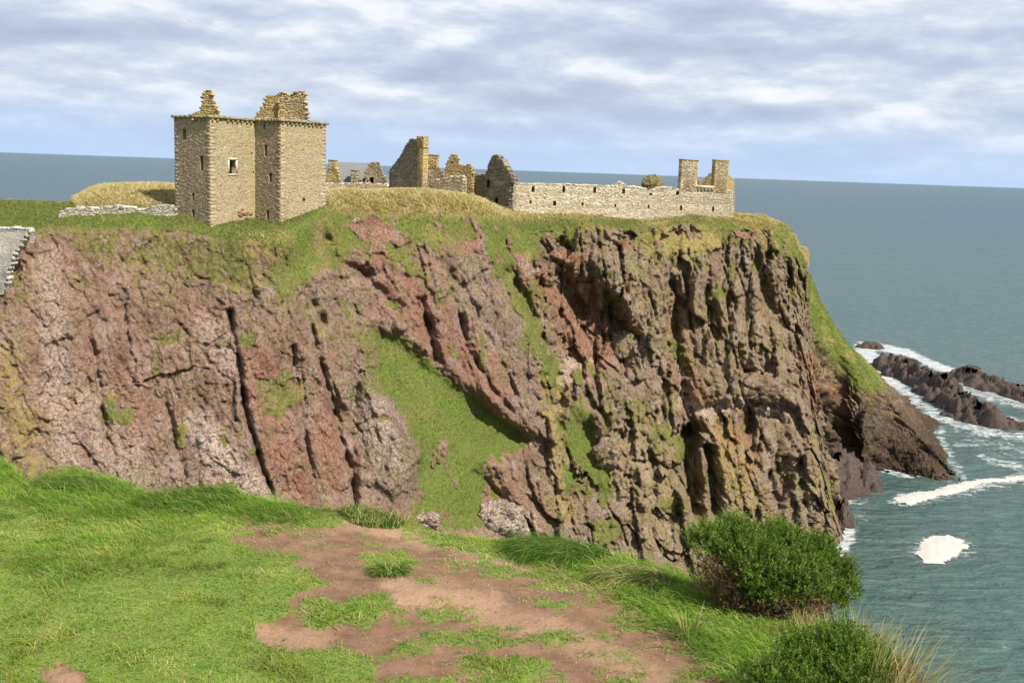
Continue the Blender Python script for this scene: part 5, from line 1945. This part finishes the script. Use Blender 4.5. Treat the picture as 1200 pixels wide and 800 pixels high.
def sprigs(P, D, length, needle, K, rnd, per=16):
    """Gorse shoots: needles set round a short stem. Returns V, F, colours."""
    n = len(P)
    D = D / np.linalg.norm(D, axis=1, keepdims=True)
    t = rnd.random((n, per))
    base = P[:, None, :] + D[:, None, :] * (t * length[:, None])[..., None]
    v = rnd.normal(0, 1, (n, per, 3))
    v -= (v * D[:, None, :]).sum(2, keepdims=True) * D[:, None, :]
    v /= np.linalg.norm(v, axis=2, keepdims=True) + 1e-9
    nd_ = v * 0.85 + D[:, None, :] * rnd.uniform(0.35, 1.1, (n, per, 1))
    nd_ /= np.linalg.norm(nd_, axis=2, keepdims=True)
    ln = needle * rnd.uniform(0.6, 1.15, (n, per)) * (1 - 0.35 * t)
    tip = base + nd_ * ln[..., None]
    side = np.cross(nd_, rnd.normal(0, 1, (n, per, 3)))
    side /= np.linalg.norm(side, axis=2, keepdims=True) + 1e-9
    side *= needle * 0.14
    V = np.stack([base - side, base + side, tip], 2).reshape(-1, 3)
    F = np.arange(len(V)).reshape(-1, 3)
    kk = K[:, None, :] * rnd.uniform(0.8, 1.2, (n, per, 1))
    C3 = np.stack([kk * 0.8, kk * 0.8, kk * 1.15], 2).reshape(-1, 3)
    return V, F, C3


def gorse(label, blobs, dead, base_px, nspr, seed):
    rnd = np.random.default_rng(seed)
    c0 = hill_pt(*base_px)
    root = thing('gorse_bush', label, 'bush', c0, None)
    L = np.array(root.location)
    B = []
    for (px, py, Y, r) in blobs:
        B.append((at(px, py, Y), r * Y / FPX))
    tot = sum(r ** 2 for _, r in B)
    VV, FF, KK = [], [], []
    VD, FD, KD = [], [], []
    nv = ndv = 0
    for i, (c, r) in enumerate(B):
        n = int(nspr * r * r / tot)
        v = rnd.normal(0, 1, (n, 3))
        v /= np.linalg.norm(v, axis=1, keepdims=True)
        v[:, 2] = np.where(v[:, 2] < -0.35, -v[:, 2], v[:, 2])
        lump = 1 + 0.6 * fbm(v * 3.0 + i * 7, 3, seed + i)
        rad = r * lump * (1 - 0.42 * rnd.random(n) ** 1.4)
        P = c + v * rad[:, None]
        D = v * 0.8 + np.array([0, 0, 0.75]) + rnd.normal(0, 0.3, (n, 3))
        ln = rnd.uniform(0.06, 0.16, n)
        tone = fbm(P * 5, 3, seed + 50)
        K = np.array([(0.125, 0.20, 0.03), (0.16, 0.25, 0.04), (0.085, 0.145, 0.024), (0.24, 0.30, 0.085)])[rnd.integers(0, 4, n)] * (0.95 + 0.35 * tone)[:, None]
        px, py = proj(P)
        dd = np.zeros(n)
        for (dx, dy, dr) in dead:
            dd = np.maximum(dd, sstep(1.2, 0.6, np.hypot(px - dx, py - dy) / dr))
        isd = rnd.random(n) < dd
        V, F, C3 = sprigs(P[~isd], D[~isd], ln[~isd], 0.040, K[~isd], rnd)
        VV.append(V); FF.append(F + nv); KK.append(C3); nv += len(V)
        if isd.any():
            Kd = np.array([(0.25, 0.155, 0.085), (0.18, 0.11, 0.06), (0.33, 0.22, 0.13)])[rnd.integers(0, 3, isd.sum())]
            V, F, C3 = sprigs(P[isd], D[isd], ln[isd], 0.03, Kd, rnd, 11)
            VD.append(V); FD.append(F + ndv); KD.append(C3); ndv += len(V)
    o = mesh_np('foliage', np.concatenate(VV), np.concatenate(FF), M_BLADE, root, cols={'col': np.concatenate(KK)}, loc=L)
    o['kind'] = 'stuff'
    if VD:
        o = mesh_np('dead_foliage', np.concatenate(VD), np.concatenate(FD), M_DRY, root, cols={'col': np.concatenate(KD)}, loc=L)
        o['kind'] = 'stuff'
        o['label'] = 'brown withered shoots on the lower side of the bush'
    # stems fork from the foot into every mass of the crown
    for c, r in B:
        V, F = [], []
        p = c0 + np.array([rnd.normal(0, 0.05), rnd.normal(0, 0.05), -0.05])
        mid = p * 0.5 + c * 0.5 + rnd.normal(0, 0.05, 3)
        tube_vf(p, mid, 0.022, 0.016, V, F)
        tube_vf(mid, c, 0.016, 0.009, V, F)
        for _ in range(16):
            q = c + rnd.normal(0, 0.45, 3) * r * np.array([1, 1, 0.8]) * 1.2
            tube_vf(mid * rnd.uniform(0.0, 0.5) + c * 0.0 + mid * 0.0 + (c - mid) * 0 if False else mid + (c - mid) * rnd.uniform(0.2, 1.0), q, 0.007, 0.003, V, F, 4)
        mesh_np('branch', V, F, M_BARK, root, loc=L)
    return root


# ------------------------------------------------------------------ build everything
sea()
cliff()
spur()
foam_patch('round cream coloured raft of foam floating near the lower right', [(1068, 648), (1078, 636), (1088, 628), (1110, 626), (1136, 632), (1138, 640), (1124, 652), (1104, 661), (1082, 660)], seed=3)
foam_patch('long white streak of foam curving away to the right edge', [(1046, 581), (1060, 577), (1090, 575), (1112, 568), (1150, 560), (1205, 557), (1205, 561), (1155, 567), (1120, 579), (1090, 586), (1068, 594), (1052, 588)], seed=13)
sea_rock('long dark rock ridge lying in white surf beyond the headland', [(1042, 432), (1075, 447), (1100, 463), (1140, 488), (1165, 498)], 5.5, 4.2, 301)
sea_rock('dark flat rock reaching in from the right edge of the sea', [(1128, 444), (1165, 455), (1200, 465), (1240, 478)], 6.0, 3.4, 311)
sea_rock('small dark rock alone at the top of the white surf', [(1014, 407), (1026, 408)], 3.2, 1.9, 321)
sea_rock('low dark rock tip at the right edge below the long ridge', [(1180, 497), (1215, 505)], 3.2, 1.5, 331)
sea_rock('low sliver of rock just above the long dark ridge', [(1056, 420), (1072, 425)], 2.2, 1.0, 335)
sea_rock('big rounded brown rock at the foot of the gully beside the spur', [(974, 577), (998, 570)], 6.0, 6.6, 341)
sea_rock('narrow rock at the waterline under the corner of the cliff', [(972, 598), (984, 612)], 2.4, 3.4, 351)
MP = (np.array([0, 0, 0.1]), np.array([0.1, 0.95, 0.8]))
MG = (np.array([0, 0, 0.0]), np.array([0.5, 0.25, 0.9]))
MR = (np.array([0, 0, 0.25]), np.array([0.3, 0.2, 0.75]))
boulder('pale whitish boulder at the foot of the green gully', 588, 606, 28, 19, 5, MP)
boulder('small pale rock low in the grass left of the whitish boulder', 500, 607, 15, 8, 6, MP)
boulder('grey rounded boulder between the green patches of the cliff', 713, 531, 16, 18, 7, MG)
boulder('pinkish block jammed in the cliff beneath the dark overhang', 890, 454, 24, 17, 8, MR, push=1.6)
boulder('squared grey block standing in the red hollow of the cliff', 730, 405, 15, 16, 9, MG)
boulder('small pale stone on the lip of the red earth scar', 419, 259, 5, 3.5, 10, MP)
boulder('yellowish knob of rock on the left cliff face', 184, 457, 6, 6, 11, MG)
tower()
ruins()
headland_grass()
near_hill()
near_grass()
tussock('bright green tussock alone in the bare earth of the path', 456, 668, 19, 520, 0.22, 0.2)
tussock('large windswept green tussock on the edge right of the path', 668, 650, 55, 4200, 0.62, 0.07, az=math.radians(200), droop=0.6)
tussock('straw yellow tussock leaning left beside the gorse', 752, 680, 42, 2600, 0.48, 0.55, az=math.radians(190), droop=0.6)
tussock('yellowish green tussock drooping over the edge at the head of the path', 440, 607, 40, 1600, 0.34, 0.35, az=math.radians(100), droop=0.5)
tussock('tall pale grass shoots in front of the gorse shadow', 805, 745, 14, 60, 0.42, 0.5, droop=0.2, lean=0.35)
tussock('tall green tuft on the skyline of the near hill at far left', 95, 570, 45, 2600, 0.36, 0.10, az=math.radians(170))
tussock('tall lush tuft with straw stalks on the left skyline of the near hill', 225, 590, 60, 3600, 0.36, 0.12, az=math.radians(160))
Yb = 11.5
gorse('large green gorse bush with brown underside on the cliff edge', [
    (830, 640, Yb, 24), (862, 624, Yb + 0.15, 17), (868, 648, Yb, 31), (912, 640, Yb + 0.1, 25), (930, 662, Yb, 34), (958, 650, Yb, 20), (974, 676, Yb, 26), (990, 694, Yb - 0.1, 16), (890, 672, Yb - 0.3, 36), (935, 684, Yb - 0.3, 36), (850, 668, Yb - 0.1, 28),
    (838, 690, Yb, 22), (865, 702, Yb - 0.15, 26), (900, 706, Yb - 0.3, 28), (940, 712, Yb - 0.3, 26), (970, 706, Yb - 0.2, 22), (880, 720, Yb + 0.1, 24), (915, 722, Yb + 0.1, 24), (950, 722, Yb, 22), (850, 706, Yb + 0.1, 20)],
    [(838, 684, 32), (880, 726, 26), (950, 728, 30), (856, 704, 20), (915, 728, 26)], (890, 724), 9500, 5)
gorse('low dark gorse bush at the bottom edge below the larger bush', [
    (950, 790, 9.0, 44), (1000, 795, 8.9, 46), (915, 815, 8.8, 40), (1040, 815, 8.7, 36), (980, 765, 9.2, 30), (1000, 830, 8.6, 50), (945, 840, 8.5, 45)], [(1060, 800, 24)], (985, 830), 6500, 6)
tussock('bleached tall grass stalks leaning out over the sea at the bottom right', 1070, 784, 62, 420, 0.95, 0.95, az=math.radians(25), droop=0.14, lean=0.75, name='dry_grass')
tussock('bleached grass stalks between the two gorse bushes', 1022, 750, 48, 520, 0.7, 0.92, az=math.radians(35), droop=0.14, lean=0.6, name='dry_grass')
tussock('sparse straw stalks above the low gorse bush', 960, 742, 40, 320, 0.34, 0.75, az=math.radians(60), droop=0.25, lean=0.7, name='dry_grass')
tussock('short mixed green and straw grass at the lower right corner', 1085, 800, 70, 1500, 0.38, 0.55, az=math.radians(20), droop=0.3, lean=0.7, name='dry_grass')


def pebbles():
    """Loose grit and small stones lying on the worn soil."""
    n = 9000
    x, y = rng.uniform(-6, 3.5, n), rng.uniform(8, 15.5, n)
    P = np.stack([x, y, hill_z(x, y)], 1)
    px, py, bare, pale, lng = hill_masks(P)
    P = P[(bare > 0.55) & (rng.random(n) < 0.55)]
    n = len(P)
    P[:, 2] -= 0.035
    oct_ = np.array([(1, 0, 0), (-1, 0, 0), (0, 1, 0), (0, -1, 0), (0, 0, 1), (0, 0, -1)], float)
    tri = np.array([(0, 2, 4), (2, 1, 4), (1, 3, 4), (3, 0, 4), (2, 0, 5), (1, 2, 5), (3, 1, 5), (0, 3, 5)])
    sz = 0.004 + 0.016 * rng.random(n) ** 4
    V = P[:, None, :] + oct_[None] * (sz[:, None, None] * rng.uniform(0.6, 1.3, (n, 6, 1)) * np.array([1, 1, 0.7]))
    F = (np.arange(n) * 6)[:, None, None] + tri[None]
    K = np.array([(0.30, 0.20, 0.14), (0.22, 0.14, 0.10), (0.40, 0.31, 0.24), (0.17, 0.11, 0.08)])[rng.integers(0, 4, n)]
    o = mesh_np('gravel', V.reshape(-1, 3), F.reshape(-1, 3), M_STONE, cols={'col': np.repeat(K, 6, 0)})
    tag(o, 'loose grit and small stones scattered on the bare soil', 'gravel', kind='stuff')


pebbles()


def gull(label, px, py, Y, roll, yaw):
    """A gull on the wing: body, tail and two bent wings."""
    c = at(px, py, Y)
    root = thing('gull', label, 'bird', c, 'gulls flying high over the headland')
    root.rotation_euler = (0, roll, yaw)
    rings = [(-0.24, 0.01), (-0.16, 0.05), (0.0, 0.075), (0.12, 0.06), (0.2, 0.04), (0.25, 0.01)]
    V, F = [], []
    for yy, r in rings:
        V += [(r * math.cos(a), yy, r * math.sin(a)) for a in np.linspace(0, 2 * math.pi, 8, endpoint=False)]
    for k in range(len(rings) - 1):
        for i in range(8):
            F.append((8 * k + i, 8 * k + (i + 1) % 8, 8 * k + 8 + (i + 1) % 8, 8 * k + 8 + i))
    mesh_np('body', V, F, M_GULL, root, smooth=True)
    for sgn in (1, -1):
        V = []
        for u, zz, y0, y1 in ((0.05, 0.03, -0.07, 0.10), (0.32, 0.13, -0.05, 0.13), (0.50, 0.09, -0.09, 0.06), (0.68, 0.03, -0.17, -0.14)):
            V += [(sgn * u, y0, zz - 0.008), (sgn * u, y1, zz - 0.008), (sgn * u, y1, zz + 0.012), (sgn * u, y0, zz + 0.012)]
        F = []
        for k in range(3):
            for i in range(4):
                F.append((4 * k + i, 4 * k + (i + 1) % 4, 4 * k + 4 + (i + 1) % 4, 4 * k + 4 + i))
        F += [(0, 1, 2, 3), (12, 13, 14, 15)]
        mesh_np('wing', V, F, M_GULL, root)
    mesh_np('tail', [(-0.03, -0.2, 0.0), (0.03, -0.2, 0.0), (0.08, -0.36, 0.01), (-0.08, -0.36, 0.01), (-0.03, -0.2, 0.015), (0.03, -0.2, 0.015), (0.08, -0.36, 0.02), (-0.08, -0.36, 0.02)],
            [(0, 1, 2, 3), (4, 7, 6, 5), (2, 6, 7, 3), (0, 4, 5, 1), (0, 3, 7, 4), (1, 5, 6, 2)], M_GULL, root)


M_GULL = flat_mat('gull_feather', (0.55, 0.55, 0.56))
gull('gull flying above the left tower stump, left one of a pair', 222, 25, 330, 0.3, 0.8)
gull('gull flying above the left tower stump, right one of a pair', 258, 23, 340, -0.2, 2.0)
gull('single gull flying highest near the top edge of the sky', 307, 10, 330, 0.2, -0.6)
